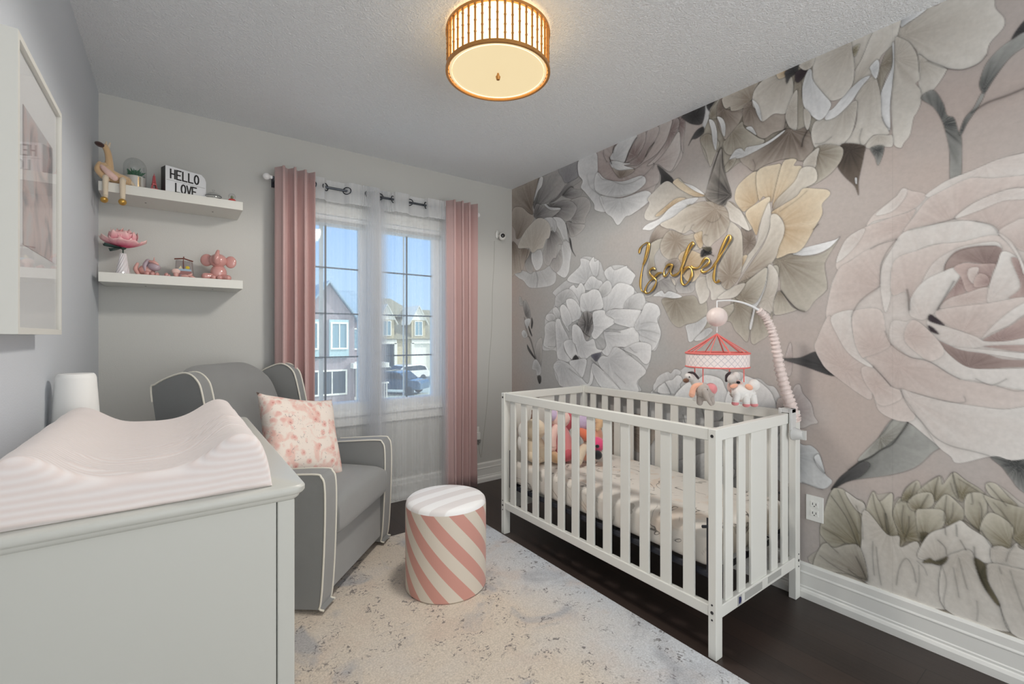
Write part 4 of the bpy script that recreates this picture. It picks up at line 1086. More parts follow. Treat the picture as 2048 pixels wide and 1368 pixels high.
bp = n.new('ShaderNodeBump'); bp.inputs['Strength'].default_value = .5; bp.inputs['Distance'].default_value = .006; l.new(NZ(140, 4).outputs[0], bp.inputs['Height']); l.new(bp.outputs[0], b.inputs['Normal'])
bm = B()
x0, x1, y0, y1 = .262, 1.572, -.55, 2.60; NXr, NYr = 8, 20
box(bm, x0 - .6, x1 - .6, y0 - 1, y1 - 1, 0, .011)
tag(obj('area_rug', bm, m_rug, bevel=.005, loc=(.6, 1, 0), smooth=False), 'large cream and grey distressed area rug under the chair and stool', 'rug')

# ================================================================ dresser with changing pad
m_dres = mat('dresser_paint', srgb(200, 200, 193), 0.38)
m_knob = mat('brushed_knob', srgb(190, 188, 182), 0.3, metal=.8)
DX0, DX1, DY0, DY1, DZ = -.292, .222, 1.145, 2.20, .85
dr = thing('dresser', 'white painted dresser standing along the left wall with a changing pad on top', 'dresser', (DX0, DY0, 0))
def dl(name, bm, m=m_dres, par=None, **k):
    o = obj(name, bm, m, par or dr, **k)
    if par is None: o.location = (-DX0, -DY0, 0)
    return o
def rrect(x0, x1, y0, y1, r, seg=6, corners=(1, 1, 1, 1)):
    out = []
    for i, (cx, cy, a0) in enumerate(((x1 - r, y1 - r, 0), (x0 + r, y1 - r, PI / 2), (x0 + r, y0 + r, PI), (x1 - r, y0 + r, 1.5 * PI))):
        if corners[i]: out += [(cx + r * math.cos(a0 + PI / 2 * k / seg), cy + r * math.sin(a0 + PI / 2 * k / seg)) for k in range(seg + 1)]
        else: out.append([(x1, y1), (x0, y1), (x0, y0), (x1, y0)][i])
    return out
bm = B(); prof = [(0, .006), (.003, .002), (.006, 0), (.015, .0), (.020, .003), (.0215, .006)]   # (depth below top, inset)
rings_ = []
for dz, ins in prof:
    rr = rrect(DX0 + ins * .0, DX1 + .022 - ins, DY0 - .022 + ins, DY1 + .022 - ins, .028, 6, (1, 0, 0, 1))
    rings_.append([bm.verts.new((x, y, DZ - dz)) for x, y in rr])
bm.faces.new(rings_[0]); bm.faces.new(rings_[-1][::-1])
for A, C_ in zip(rings_, rings_[1:]):
    for k in range(len(A)): bm.faces.new((A[k], A[(k + 1) % len(A)], C_[(k + 1) % len(A)], C_[k]))
dl('dresser_top', bm)
bm = B()
for k in range(7):   # cove moulding below the top
    a = k / 6 * PI / 2; ins = .010 + .012 * (1 - math.cos(a)) ; z = DZ - .0215 - .014 * math.sin(a) - .0
    rr = rrect(DX0, DX1 + .022 - ins, DY0 - .022 + ins, DY1 + .022 - ins, .02, 4, (1, 0, 0, 1))
    ring = [bm.verts.new((x, y, z)) for x, y in rr]
    if k: 
        for q in range(len(ring)): bm.faces.new((pr_[q], pr_[(q + 1) % len(ring)], ring[(q + 1) % len(ring)], ring[q]))
    else: bm.faces.new(ring)
    pr_ = ring
bm.faces.new(pr_[::-1]); dl('moulding', bm)
bm = B(); box(bm, DX0, DX1 - .038, DY0 + .004, DY0 + .022, .07, DZ - .035); dl('side_panel', bm)
bm = B(); box(bm, DX0, DX1 - .038, DY1 - .022, DY1 - .004, .07, DZ - .035); dl('side_panel', bm)
for y in (DY0, DY1 - .036):
    bm = B(); box(bm, DX1 - .036, DX1, y, y + .036, 0, DZ - .035); dl('corner_post', bm, bevel=.003)
    bm = B(); box(bm, DX0, DX0 + .036, y + .005, y + .036, 0, .07); dl('foot', bm, bevel=.003)
bm = B(); box(bm, DX0 + .004, DX1 - .02, DY0 + .022, DY1 - .022, .07, DZ - .036); dl('carcass', bm)
for r_ in range(3):
    for c_ in range(2):
        ya = DY0 + .042 + c_ * (DY1 - DY0 - .084 + .008) / 2; yb = ya + (DY1 - DY0 - .084 - .012) / 2; za = .09 + r_ * .243; zb = za + .233
        bm = B(); box(bm, DX1 - .018, DX1 - .002, ya, yb, za, zb); d_ = dl('drawer', bm, bevel=.004)
        for kk in (.25, .75):
            bm = B(); blob(bm, (DX1 + .018, ya + (yb - ya) * kk, (za + zb) / 2), (.012, .015, .015)); tube(bm, [(DX1 - .003, ya + (yb - ya) * kk, (za + zb) / 2), (DX1 + .014, ya + (yb - ya) * kk, (za + zb) / 2)], .006, 10)
            obj('knob', bm, m_knob, d_)

# contoured changing pad with ribbed cover
m_pad = bpy.data.materials.new('ribbed_pad_cover'); m_pad.use_nodes = True
n = m_pad.node_tree.nodes; l = m_pad.node_tree.links; b = n['Principled BSDF']; b.inputs['Roughness'].default_value = .85; b.inputs['Sheen Weight'].default_value = .3
t_ = n.new('ShaderNodeTexCoord'); sp = n.new('ShaderNodeSeparateXYZ'); l.new(t_.outputs['Object'], sp.inputs[0])
nz = n.new('ShaderNodeTexNoise'); nz.inputs['Scale'].default_value = 4; l.new(t_.outputs['Object'], nz.inputs[0])
su = n.new('ShaderNodeMath'); su.operation = 'MULTIPLY_ADD'; l.new(sp.outputs['Y'], su.inputs[0]); su.inputs[1].default_value = -1.0; l.new(sp.outputs['Z'], su.inputs[2])
su2 = n.new('ShaderNodeMath'); su2.operation = 'MULTIPLY_ADD'; l.new(nz.outputs[0], su2.inputs[0]); su2.inputs[1].default_value = .02; l.new(su.outputs[0], su2.inputs[2])
si = n.new('ShaderNodeMath'); si.operation = 'MULTIPLY'; l.new(su2.outputs[0], si.inputs[0]); si.inputs[1].default_value = 2 * PI / .0125
sn = n.new('ShaderNodeMath'); sn.operation = 'SINE'; l.new(si.outputs[0], sn.inputs[0])
mr = n.new('ShaderNodeMapRange'); l.new(sn.outputs[0], mr.inputs[0]); mr.inputs[1].default_value = -1
mxp = n.new('ShaderNodeMix'); mxp.data_type = 'RGBA'; l.new(mr.outputs[0], mxp.inputs[0]); mxp.inputs[6].default_value = srgb(236, 228, 225); mxp.inputs[7].default_value = srgb(230, 217, 212)
l.new(mxp.outputs[2], b.inputs['Base Color'])
bp = n.new('ShaderNodeBump'); bp.inputs['Strength'].default_value = .18; bp.inputs['Distance'].default_value = .003; l.new(sn.outputs[0], bp.inputs['Height'])
nw = n.new('ShaderNodeTexNoise'); nw.inputs['Scale'].default_value = 9; nw.inputs['Distortion'].default_value = 1.5; l.new(t_.outputs['Object'], nw.inputs[0])
bp2 = n.new('ShaderNodeBump'); bp2.inputs['Strength'].default_value = .25; bp2.inputs['Distance'].default_value = .012; l.new(nw.outputs[0], bp2.inputs['Height']); l.new(bp.outputs[0], bp2.inputs['Normal']); l.new(bp2.outputs[0], b.inputs['Normal'])
PX0, PX1, PY0, PY1 = -.286, .176, 1.150, 1.90
bm = B(); NU_, NV_ = 60, 90; top = []; 
def padz(u, v):
    c = 2 * u - 1                      # across, -1 wall side .. +1 room side
    ridge = .064 + .056 * math.exp(-((abs(c) - .74) / .30) ** 2)
    if c < 0: ridge += .004 * math.exp(-((c + .74) / .3) ** 2)
    ex = min(u, 1 - u) * (PX1 - PX0); ey = min(v, 1 - v) * (PY1 - PY0)
    rx = 1 - max(0, 1 - ex / .035) ** 2.2; ry = 1 - max(0, 1 - ey / .028) ** 2.4
    z = ridge * (max(0, rx) ** .5) * (max(0, ry) ** .5)
    # pulled wrinkles on the near slope of the cover
    if v < .55 and u > .25:
        for (cu, cv, a, ln, wd, hh) in ((.62, .20, .15, .12, .012, .006), (.70, .34, -.3, .09, .010, .007), (.80, .44, -.4, .07, .010, .006), (.45, .22, .05, .14, .012, .006), (.30, .10, -.5, .10, .012, .007)):
            du = (u - cu) * .46; dv = (v - cv) * .75
            p = du * math.cos(a) + dv * math.sin(a); q = -du * math.sin(a) + dv * math.cos(a)
            z += hh * math.exp(-(p / ln) ** 2 - (q / wd) ** 2)
    return z + .002 * mnoise.noise(Vector((u * 6, v * 9, 0)))
for j in range(NV_ + 1):
    row = []
    for i in range(NU_ + 1):
        # denser rows at the rims
        u = .5 - .5 * math.cos(PI * i / NU_); v = .5 - .5 * math.cos(PI * j / NV_)
        bul = .004 * math.sin(v * 20) * (1 if u in (0, 1) else 0)
        row.append(bm.verts.new((PX0 + (PX1 - PX0) * u + bul, PY0 + (PY1 - PY0) * v, max(.0015, padz(u, v)))))
    top.append(row)
for j in range(NV_):
    for i in range(NU_): bm.faces.new((top[j][i], top[j][i + 1], top[j + 1][i + 1], top[j + 1][i]))
rim = [top[0][i] for i in range(NU_ + 1)] + [top[j][NU_] for j in range(1, NV_ + 1)] + [top[NV_][i] for i in range(NU_ - 1, -1, -1)] + [top[j][0] for j in range(NV_ - 1, 0, -1)]
bm.faces.new(rim[::-1])
tag(obj('changing_pad', bm, m_pad, flatang=3, loc=(0, 0, DZ + .0005)), 'contoured changing pad in a pale pink ribbed cover on the white dresser', 'changing pad')

# small table lamp at the wall end of the dresser
m_shade = mat('white_shade', (0.84, 0.84, 0.82, 1), .6)
lp = thing('table_lamp', 'small white tapered table lamp behind the changing pad in the corner', 'lamp', (-.252, 1.985, DZ))
bm = B(); lathe(bm, [(.040, 0), (.042, .004), (.040, .012), (.012, .018), (.010, .05), (.010, .09)], 32); obj('lamp_base', bm, m_white, lp)
bm = B(); lathe(bm, [(.058, .055), (.049, .205), (.046, .214), (.042, .219), (.0, .221)][:4] + [(.001, .221)], 48); obj('lamp_shade', bm, m_shade, lp)

# ================================================================ nursery chair
m_grey = mat('grey_upholstery', srgb(138, 139, 138), 0.9, bump=.35, bscale=700, sheen=.35, var=.06, vscale=14)
m_pipe = mat('white_piping', srgb(226, 222, 210), 0.7)
CW = .370
ch = thing('glider_chair', 'grey upholstered wingback glider chair with white piping beside the dresser', 'armchair', (.752, 2.303, .011), math.radians(47))
# local axes: +x along the front to the right, -y is the front, z up
def side_outline(kind):
    if kind == 'arm':
        return [(.040, .02), (.014, .026), (.004, .08), (-.002, .16), (-.008, .28), (-.012, .42), (-.010, .54), (.004, .580), (.045, .592), (.30, .575), (.60, .562), (.66, .40), (.60, .03)]
    return [(.46, .50), (.50, .70), (.545, .92), (.575, .985), (.63, 1.015), (.70, 1.000), (.77, .965), (.79, .93), (.755, .70), (.72, .45)]
def sm2(pts, n_=4, closed=True):
    return [(p.x, p.y) for p in catmull([(a, b_, 0) for a, b_ in pts], n_, closed)]
for s_ in (-1, 1):
    xa, xb = (s_ * CW, s_ * (CW - .095))
    ol = sm2(side_outline('arm'))
    bm = B(); prism(bm, ol, 'x', min(xa, xb), max(xa, xb)); arm = obj('armrest', bm, m_grey, ch, bevel=.012, bseg=3)
    for xx in (xa, xb):
        q = [(xx * 1.0, y - .001, z) for y, z in ol[1:37]]
        bm = B(); tube(bm, q, .0042, 8); obj('piping', bm, m_pipe, arm)
    # wings
    ol = sm2(side_outline('wing'))
    xa, xb = (s_ * CW, s_ * (CW - .058))
    def lean(bm, s_=s_):
        for v in bm.verts: v.co.x += s_ * .02 * max(0, (.62 - v.co.y) / .2) + s_ * .012 * max(0, (v.co.y - .62) / .2)
    bm = B(); prism(bm, ol, 'x', min(xa, xb), max(xa, xb)); lean(bm); wg = obj('wing', bm, m_grey, ch, bevel=.014, bseg=3)
    for xx in (xa, xb):
        bm = B(); tube(bm, [(xx, y, z) for y, z in ol[:30]], .0042, 8); lean(bm); obj('piping', bm, m_pipe, wg)
bm = B(); box(bm, -CW + .09, CW - .09, .012, .66, .05, .285); obj('seat_base', bm, m_grey, ch, bevel=.012)
bm = B(); box(bm, -.22, .22, .08, .56, 0, .05); obj('swivel_base', bm, m_dark, ch, bevel=.01)
def cushion(bm, rx, ry, rz, M, c, e=.42, dome=.0):
    res = bmesh.ops.create_uvsphere(bm, u_segments=40, v_segments=24, radius=1)
    for v in res['verts']:
        d = v.co; p = Vector((math.copysign(abs(d.x) ** e, d.x), math.copysign(abs(d.y) ** e, d.y), math.copysign(abs(d.z) ** e, d.z)))
        # keep it box like but soft
        p = Vector((p.x * rx, p.y * ry, p.z * rz + (dome * (1 - min(1, p.x ** 2)) * (1 - min(1, p.y ** 2)) if p.z > 0 else 0)))
        v.co = M @ p + Vector(c)
def softbox(bm, x0, x1, y0, y1, z0, z1, r, dome=0, nseg=16, taper=None):
    """rounded slab with a domed top"""
    nx = ny = nseg; 
    def pt(u, v, top):
        x = x0 + (x1 - x0) * u; y = y0 + (y1 - y0) * v
        ex = min(u, 1 - u) * (x1 - x0); ey = min(v, 1 - v) * (y1 - y0)
        e = 1 - max(0, 1 - ex / r) ** 2; f = 1 - max(0, 1 - ey / r) ** 2
        k = math.sqrt(max(0, e)) * math.sqrt(max(0, f))
        hm = (z0 + z1) / 2; hh = (z1 - z0) / 2
        core = .55 + .45 * k
        z = hm + (hh * core if top else -hh * core)
        if top: z += dome * math.sin(PI * u) ** .7 * math.sin(PI * v) ** .7
        return Vector((x, y, z))
    P = lambda i: .5 - .5 * math.cos(PI * i / nx)
    T = [[bm.verts.new(pt(P(i), P(j), True)) for i in range(nx + 1)] for j in range(ny + 1)]
    U = [[bm.verts.new(pt(P(i), P(j), False)) for i in range(nx + 1)] for j in range(ny + 1)]
    for j in range(ny):
        for i in range(nx):
            bm.faces.new((T[j][i], T[j][i + 1], T[j + 1][i + 1], T[j + 1][i])); bm.faces.new((U[j][i], U[j + 1][i], U[j + 1][i + 1], U[j][i + 1]))
    rt = [T[0][i] for i in range(nx + 1)] + [T[j][nx] for j in range(1, ny + 1)] + [T[ny][i] for i in range(nx - 1, -1, -1)] + [T[j][0] for j in range(ny - 1, 0, -1)]
    ru = [U[0][i] for i in range(nx + 1)] + [U[j][nx] for j in range(1, ny + 1)] + [U[ny][i] for i in range(nx - 1, -1, -1)] + [U[j][0] for j in range(ny - 1, 0, -1)]
    for k in range(len(rt)): bm.faces.new((rt[k], ru[k], ru[(k + 1) % len(rt)], rt[(k + 1) % len(rt)]))
bm = B(); softbox(bm, -CW + .096, CW - .096, -.028, .56, .285, .455, .05, .035); obj('seat_cushion', bm, m_grey, ch, sub=1)
# backrest: arched slab leaning back
bm = B(); NXb, NZb = 24, 20
F_, K_ = [], []
for j in range(NZb + 1):
    v = j / NZb; rf, rk = [], []
    for i in range(NXb + 1):
        u = 2 * i / NXb - 1
        ztop = 1.035 - .10 * abs(u) ** 6; z = .30 + (ztop - .30) * v
        hw_ = .30
        x = u * hw_
        yb = .50 + .20 * (z - .42) / .6
        bul = (1 - abs(u) ** 2.6) * (1 - max(0, (v - .72) / .28) ** 2.2)
        rf.append(bm.verts.new((x, yb + .03 - .085 * max(0, bul) ** .5 + .04 * max(0, (v - .9) / .1) ** 2, z))); rk.append(bm.verts.new((x, yb + .105 - .03 * max(0, (v - .85) / .15) ** 2, z)))
    F_.append(rf); K_.append(rk)
for j in range(NZb):
    for i in range(NXb):
        bm.faces.new((F_[j][i], F_[j][i + 1], F_[j + 1][i + 1], F_[j + 1][i])); bm.faces.new((K_[j][i], K_[j + 1][i], K_[j + 1][i + 1], K_[j][i + 1]))
for i in range(NXb): bm.faces.new((F_[NZb][i], F_[NZb][i + 1], K_[NZb][i + 1], K_[NZb][i])); bm.faces.new((F_[0][i], K_[0][i], K_[0][i + 1], F_[0][i + 1]))
for j in range(NZb): bm.faces.new((F_[j][0], F_[j + 1][0], K_[j + 1][0], K_[j][0])); bm.faces.new((F_[j][NXb], K_[j][NXb], K_[j + 1][NXb], F_[j + 1][NXb]))
obj('backrest', bm, m_grey, ch, sub=1)

# floral pillow
m_floral = bpy.data.materials.new('blossom_print'); m_floral.use_nodes = True
n = m_floral.node_tree.nodes; l = m_floral.node_tree.links; b = n['Principled BSDF']; b.inputs['Roughness'].default_value = .85
t_ = n.new('ShaderNodeTexCoord')
def VOR(scale, w_=0):
    a = n.new('ShaderNodeTexVoronoi'); a.inputs['Scale'].default_value = scale
    nn = n.new('ShaderNodeTexNoise'); nn.inputs['Scale'].default_value = scale * 1.2; l.new(t_.outputs['Object'], nn.inputs[0])
    ad = n.new('ShaderNodeVectorMath'); ad.operation = 'MULTIPLY_ADD'; l.new(nn.outputs['Color'], ad.inputs[0]); ad.inputs[1].default_value = (w_,) * 3; l.new(t_.outputs['Object'], ad.inputs[2]); l.new(ad.outputs[0], a.inputs[0]); return a
blossom = RAMP(VOR(22, .03).outputs['Distance'], [(.22, (.75, .75, .75)), (.42, (0, 0, 0))])
c1 = MIXN(blossom.outputs[0], srgb(236, 224, 214), srgb(224, 168, 158))
patch = RAMP(NZ(14, 4, 1).outputs[0], [(.50, (0, 0, 0)), (.62, (.6, .6, .6))]); c2 = MIXN(patch.outputs[0], c1, srgb(228, 178, 166))
core = RAMP(VOR(22, .03).outputs['Distance'], [(.06, (.8, .8, .8)), (.14, (0, 0, 0))]); c3 = MIXN(core.outputs[0], c2, srgb(204, 126, 122))
lf = RAMP(NZ(42, 3, 2).outputs[0], [(.64, (0, 0, 0)), (.68, (.55, .55, .55))]); l.new(MIXN(lf.outputs[0], c3, srgb(140, 132, 134)), b.inputs['Base Color'])
def pillow_mesh(w_, h_, th, ear=1.0):
    bm = B(); N_ = 28; T = []; U = []
    for j in range(N_ + 1):
        rt, ru = [], []
        for i in range(N_ + 1):
            a = 2 * i / N_ - 1; c = 2 * j / N_ - 1
            pinch = 1 - .13 * (1 - abs(a) ** 2) * abs(c) ** 3; pinch2 = 1 - .13 * (1 - abs(c) ** 2) * abs(a) ** 3
            x = a * w_ / 2 * pinch2; y = c * h_ / 2 * pinch
            t = th / 2 * max(0, (1 - a ** 4) * (1 - c ** 4)) ** .55 + .006 * mnoise.noise(Vector((a * 3, c * 3, 1))) * (1 - max(abs(a), abs(c)) ** 4)
            rt.append(bm.verts.new((x, y, t))); ru.append(rt[-1] if (i in (0, N_) or j in (0, N_)) else bm.verts.new((x, y, -t)))
        T.append(rt); U.append(ru)
    for j in range(N_):
        for i in range(N_):
            bm.faces.new((T[j][i], T[j][i + 1], T[j + 1][i + 1], T[j + 1][i])); bm.faces.new((U[j][i], U[j + 1][i], U[j + 1][i + 1], U[j][i + 1]))
    return bm
pl = obj('throw_pillow', pillow_mesh(.435, .435, .14), m_floral, flatang=3)
tag(pl, 'square pillow with pink blossom print leaning in the grey glider chair', 'pillow')
pl.rotation_mode = 'QUATERNION'
nrm = Vector((.45, -.80, .42)).normalized()       # pillow faces the room, tipped back
up_ = (Vector((.10, 0.0, 1)) - nrm * nrm.dot(Vector((.10, 0, 1)))).normalized()
rt_ = up_.cross(nrm)
Mq = Matrix((rt_, up_, nrm)).transposed()
pl.rotation_quaternion = (Mq @ Matrix.Rotation(-.12, 3, 'Z')).to_quaternion()
pl.location = ats(2.27, 604, 874)

# ================================================================ striped stool
m_str = bpy.data.materials.new('candy_stripe'); m_str.use_nodes = True
n = m_str.node_tree.nodes; l = m_str.node_tree.links; b = n['Principled BSDF']; b.inputs['Roughness'].default_value = .6; b.inputs['Sheen Weight'].default_value = .2
t_ = n.new('ShaderNodeTexCoord'); sp = n.new('ShaderNodeSeparateXYZ'); l.new(t_.outputs['Object'], sp.inputs[0])
def MA(op, a, b_=None, c=None):
    m_ = n.new('ShaderNodeMath'); m_.operation = op
    for i, v in enumerate((a, b_, c)):
        if v is None: continue
        if isinstance(v, (int, float)): m_.inputs[i].default_value = v
        else: l.new(v, m_.inputs[i])
    return m_.outputs[0]
th_ = MA('ARCTAN2', sp.outputs['Y'], sp.outputs['X'])
ph = MA('MULTIPLY_ADD', sp.outputs['Z'], 4.6, th_)
fr = MA('FRACT', MA('MULTIPLY_ADD', ph, 9 / (2 * PI), 20.31))
st = RAMP(fr, [(.485, (0, 0, 0)), (.50, (1, 1, 1))])
e2 = st.color_ramp.elements.new(.985); e2.color = (1, 1, 1, 1); e3 = st.color_ramp.elements.new(1.0); e3.color = (0, 0, 0, 1)
l.new(MIXN(st.outputs[0], srgb(206, 150, 138), srgb(218, 208, 194)), b.inputs['Base Color'])
m_stop = bpy.data.materials.new('pale_stripe_top'); m_stop.use_nodes = True
n = m_stop.node_tree.nodes; l = m_stop.node_tree.links; b = n['Principled BSDF']; b.inputs['Roughness'].default_value = .6
t_ = n.new('ShaderNodeTexCoord'); sp = n.new('ShaderNodeSeparateXYZ'); l.new(t_.outputs['Object'], sp.inputs[0])
fr = MA('FRACT', MA('ADD', MA('MULTIPLY', MA('ADD', MA('MULTIPLY', sp.outputs['X'], .15), MA('MULTIPLY', sp.outputs['Y'], -.99)), 9.5), 10.1))
st = RAMP(fr, [(.48, (0, 0, 0)), (.52, (1, 1, 1))]); l.new(MIXN(st.outputs[0], srgb(222, 218, 217), srgb(238, 238, 238)), b.inputs['Base Color'])
stl = thing('ottoman_stool', 'round ottoman stool with pink and cream diagonal stripes on the rug', 'stool', (1.045, 1.955, .011))
SR, SH = .190, .405
bm = B(); lathe(bm, [(SR - .006, 0), (SR, .006), (SR, .10), (SR + .001, .2), (SR, SH - .03), (SR - .001, SH - .018)], 96); obj('stool_body', bm, m_str, stl)
bm = B(); lathe(bm, [(SR - .001, SH - .018), (SR - .004, SH - .006), (SR - .013, SH + .003), (SR - .04, SH + .008), (.1, SH + .012), (.001, SH + .013)], 96); obj('stool_top', bm, m_stop, stl)

# ================================================================ ceiling light
m_bamboo = mat('gilded_bamboo', srgb(196, 140, 78), 0.35, metal=.55, var=.15, vscale=30)
m_liner = mat('lit_liner', srgb(250, 228, 170), .7, emit=(1.0, .78, .46, 1), estr=2.0)
m_diff = mat('lit_diffuser', srgb(150, 140, 118), .5)
n = m_diff.node_tree.nodes; l = m_diff.node_tree.links; b = n['Principled BSDF']
# three lamps behind the frosted glass: brighter where each one sits
t_ = n.new('ShaderNodeTexCoord'); acc = None
for (cx, cy) in ((.10, -.06), (-.10, -.045), (0.0, .09)):
    vd = n.new('ShaderNodeVectorMath'); vd.operation = 'DISTANCE'; l.new(t_.outputs['Object'], vd.inputs[0]); vd.inputs[1].default_value = (cx, cy, 0)
    mr = n.new('ShaderNodeMapRange'); mr.interpolation_type = 'SMOOTHSTEP'; l.new(vd.outputs['Value'], mr.inputs[0]); mr.inputs[1].default_value = .085; mr.inputs[2].default_value = 0
    acc = mr.outputs[0] if acc is None else MA('ADD', acc, mr.outputs[0])
l.new(MIXN(acc, (1.0, .80, .46, 1), (1.0, .92, .74, 1)), b.inputs['Emission Color'])
l.new(MA('MULTIPLY_ADD', acc, .55, .60), b.inputs['Emission Strength'])
lt = thing('ceiling_light', 'round drum ceiling light with gold bamboo rods and a glowing diffuser', 'ceiling light', (1.067, 1.549, H))
R_, ZB, ZT = .210, -.182, -.016
bm = B(); lathe(bm, [(.07, 0), (.07, -.02), (.06, -.03), (.012, -.032), (.012, ZB + .01)], 32); obj('canopy', bm, m_bamboo, lt)
for z0_, z1_ in ((ZB, ZB + .013), (ZT - .012, ZT)):
    bm = B(); lathe(bm, [(R_ - .006, z0_), (R_ + .003, z0_), (R_ + .003, z1_), (R_ - .006, z1_), (R_ - .006, z0_)], 96, cap=False); obj('rim_band', bm, m_bamboo, lt, flatang=.5)
bm = B(); lathe(bm, [(R_ - .022, ZB + .004), (R_ - .022, ZT - .002)], 96, cap=False); obj('fabric_liner', bm, m_liner, lt)
for k in range(46):
    a = 2 * PI * k / 46; rr_ = random.Random(k)
    zs = [ZB + .012]; 
    while zs[-1] < ZT - .05: zs.append(zs[-1] + .028 + rr_.random() * .02)
    pts, rd = [], []
    for z in zs + [ZT - .011]:
        for dz, r0 in ((-.004, .0042), (0, .0060), (.004, .0042)):
            zz = min(ZT - .010, max(ZB + .011, z + dz)); pts.append(((R_ - .004) * math.cos(a), (R_ - .004) * math.sin(a), zz)); rd.append(r0)
    bm = B(); tube(bm, pts, rd, 7); obj('bamboo_rod', bm, m_bamboo, lt)
bm = B(); lathe(bm, [(.001, ZB + .006), (R_ - .012, ZB + .006), (R_ - .012, ZB + .010), (.001, ZB + .010)], 96); obj('diffuser', bm, m_diff, lt, flatang=.5)
bm = B(); lathe(bm, [(.001, -.026), (.007, -.024), (.010, -.012), (.006, -.006), (.004, 0), (.004, .012)], 16, c=(0, 0, ZB + .004)); obj('finial', bm, m_bamboo, lt)
pd = bpy.data.lights.new('ceiling_bulb', 'SPOT'); pd.spot_size = math.radians(176); pd.spot_blend = .25; pd.energy = 50; pd.color = (1, .945, .875); pd.shadow_soft_size = .12
po = bpy.data.objects.new('ceiling_bulb', pd); COL.objects.link(po); po.parent = lt; po.location = (0, 0, -.212)

# ================================================================ framed print on the left wall
m_frame = mat('white_frame', srgb(214, 213, 206), .4)
fx = XL + .056
fr_ = thing('picture_frame', 'deep white picture frame with glass hanging on the left wall', 'picture frame', (XL, 1.59, 1.19))
fo = (-XL, -1.59, -1.19)
FY0, FY1, FZ0, FZ1 = 1.366, 1.82, 1.192, 1.822
bm = B()
for (a, b_, c, d) in ((FY0, FY0 + .014, FZ0, FZ1), (FY1 - .014, FY1, FZ0, FZ1), (FY0 + .014, FY1 - .014, FZ0, FZ0 + .014), (FY0 + .014, FY1 - .014, FZ1 - .014, FZ1)): box(bm, XL, fx, a, b_, c, d)
obj('frame', bm, m_frame, fr_, smooth=False, loc=fo)
bm = B(); box(bm, XL + .002, fx - .010, FY0 + .014, FY1 - .014, FZ0 + .014, FZ1 - .014); obj('mat_board', bm, mat('mat_board', (.8, .81, .82, 1), .7), fr_, smooth=False, loc=fo)
m_print = mat('watercolour_print', srgb(188, 182, 182), .7)
n = m_print.node_tree.nodes; l = m_print.node_tree.links; b = n['Principled BSDF']; t_ = n.new('ShaderNodeTexCoord')
w1 = RAMP(NZ(6, 5, 1.5).outputs[0], [(.35, srgb(196, 194, 196)), (.5, srgb(205, 186, 184)), (.66, srgb(150, 148, 152))]); l.new(w1.outputs[0], b.inputs['Base Color'])
bm = B(); box(bm, fx - .0099, fx - .0090, 1.455, 1.755, 1.39, 1.70); obj('art_print', bm, m_print, fr_, smooth=False, loc=fo)
m_fglass = bpy.data.materials.new('frame_glass'); m_fglass.use_nodes = True
n = m_fglass.node_tree.nodes; l = m_fglass.node_tree.links; n.clear()
o_ = n.new('ShaderNodeOutputMaterial'); tr = n.new('ShaderNodeBsdfTransparent'); gl = n.new('ShaderNodeBsdfGlossy'); gl.inputs['Roughness'].default_value = 0.015
fre = n.new('ShaderNodeMapRange'); lwt = n.new('ShaderNodeLayerWeight'); lwt.inputs[0].default_value = .5; l.new(lwt.outputs['Facing'], fre.inputs[0]); fre.inputs[3].default_value = .02; fre.inputs[4].default_value = .26; mxs = n.new('ShaderNodeMixShader'); l.new(fre.outputs[0], mxs.inputs[0])
l.new(tr.outputs[0], mxs.inputs[1]); l.new(gl.outputs[0], mxs.inputs[2]); l.new(mxs.outputs[0], o_.inputs[0])
bm = B(); box(bm, fx - .006, fx - .004, FY0 + .0145, FY1 - .0145, FZ0 + .0145, FZ1 - .0145); obj('glass', bm, m_fglass, fr_, smooth=False, loc=fo)
# ================================================================ crib
m_crib = mat('crib_white', srgb(226, 226, 220), 0.35)
m_bolt = mat('dark_bolt', (.02, .02, .022, 1), .4)
CX0, CX1, CY0, CY1 = 1.588, 2.294, .906, 2.272
crib = thing('crib', 'white slatted wooden crib standing against the floral wallpaper', 'crib', (CX0, CY0, 0))
cof = (-CX0, -CY0, 0)
def cp(name, bm, m=m_crib, par=None, **k):
    k.setdefault('smooth', False)
    o = obj(name, bm, m, par or crib, **k)
    if par is None: o.location = cof
    return o
PW, PD = .044, .032
posts = []
for x in (CX0, CX1 - PW):
    for y in (CY0, CY1 - PD):
        bm = B(); box(bm, x, x + PW, y, y + PD, 0, .846 if (x == CX0) else .85); p_ = cp('leg', bm, bevel=.003); posts.append(p_)
        for z in (.82, .172, .145, .20):
            bm = B(); r_ = .006 if z > .5 or z == .172 else .0035
            if x == CX0: tube(bm, [(x - .0015, y + PD / 2, z), (x + .004, y + PD / 2, z)], r_, 12)
            else: tube(bm, [(x + PW * .6, y - .0015, z), (x + PW * .6, y + .004, z)], r_, 12)
            obj('bolt', bm, m_bolt, p_)
for x in (CX0 + .004, CX1 - .030):
    bm = B(); box(bm, x, x + .026, CY0 + PD, CY1 - PD, .800, .846); cp('top_rail', bm, bevel=.004)
    bm = B(); box(bm, x, x + .026, CY0 + PD, CY1 - PD, .150, .192); cp('bottom_rail', bm, bevel=.004)
    for k in range(12):
        yc = 2.172 - .1042 * k; bm = B(); box(bm, x + .007, x + .019, yc - .0245, yc + .0245, .19, .802); cp('slat', bm, bevel=.003)
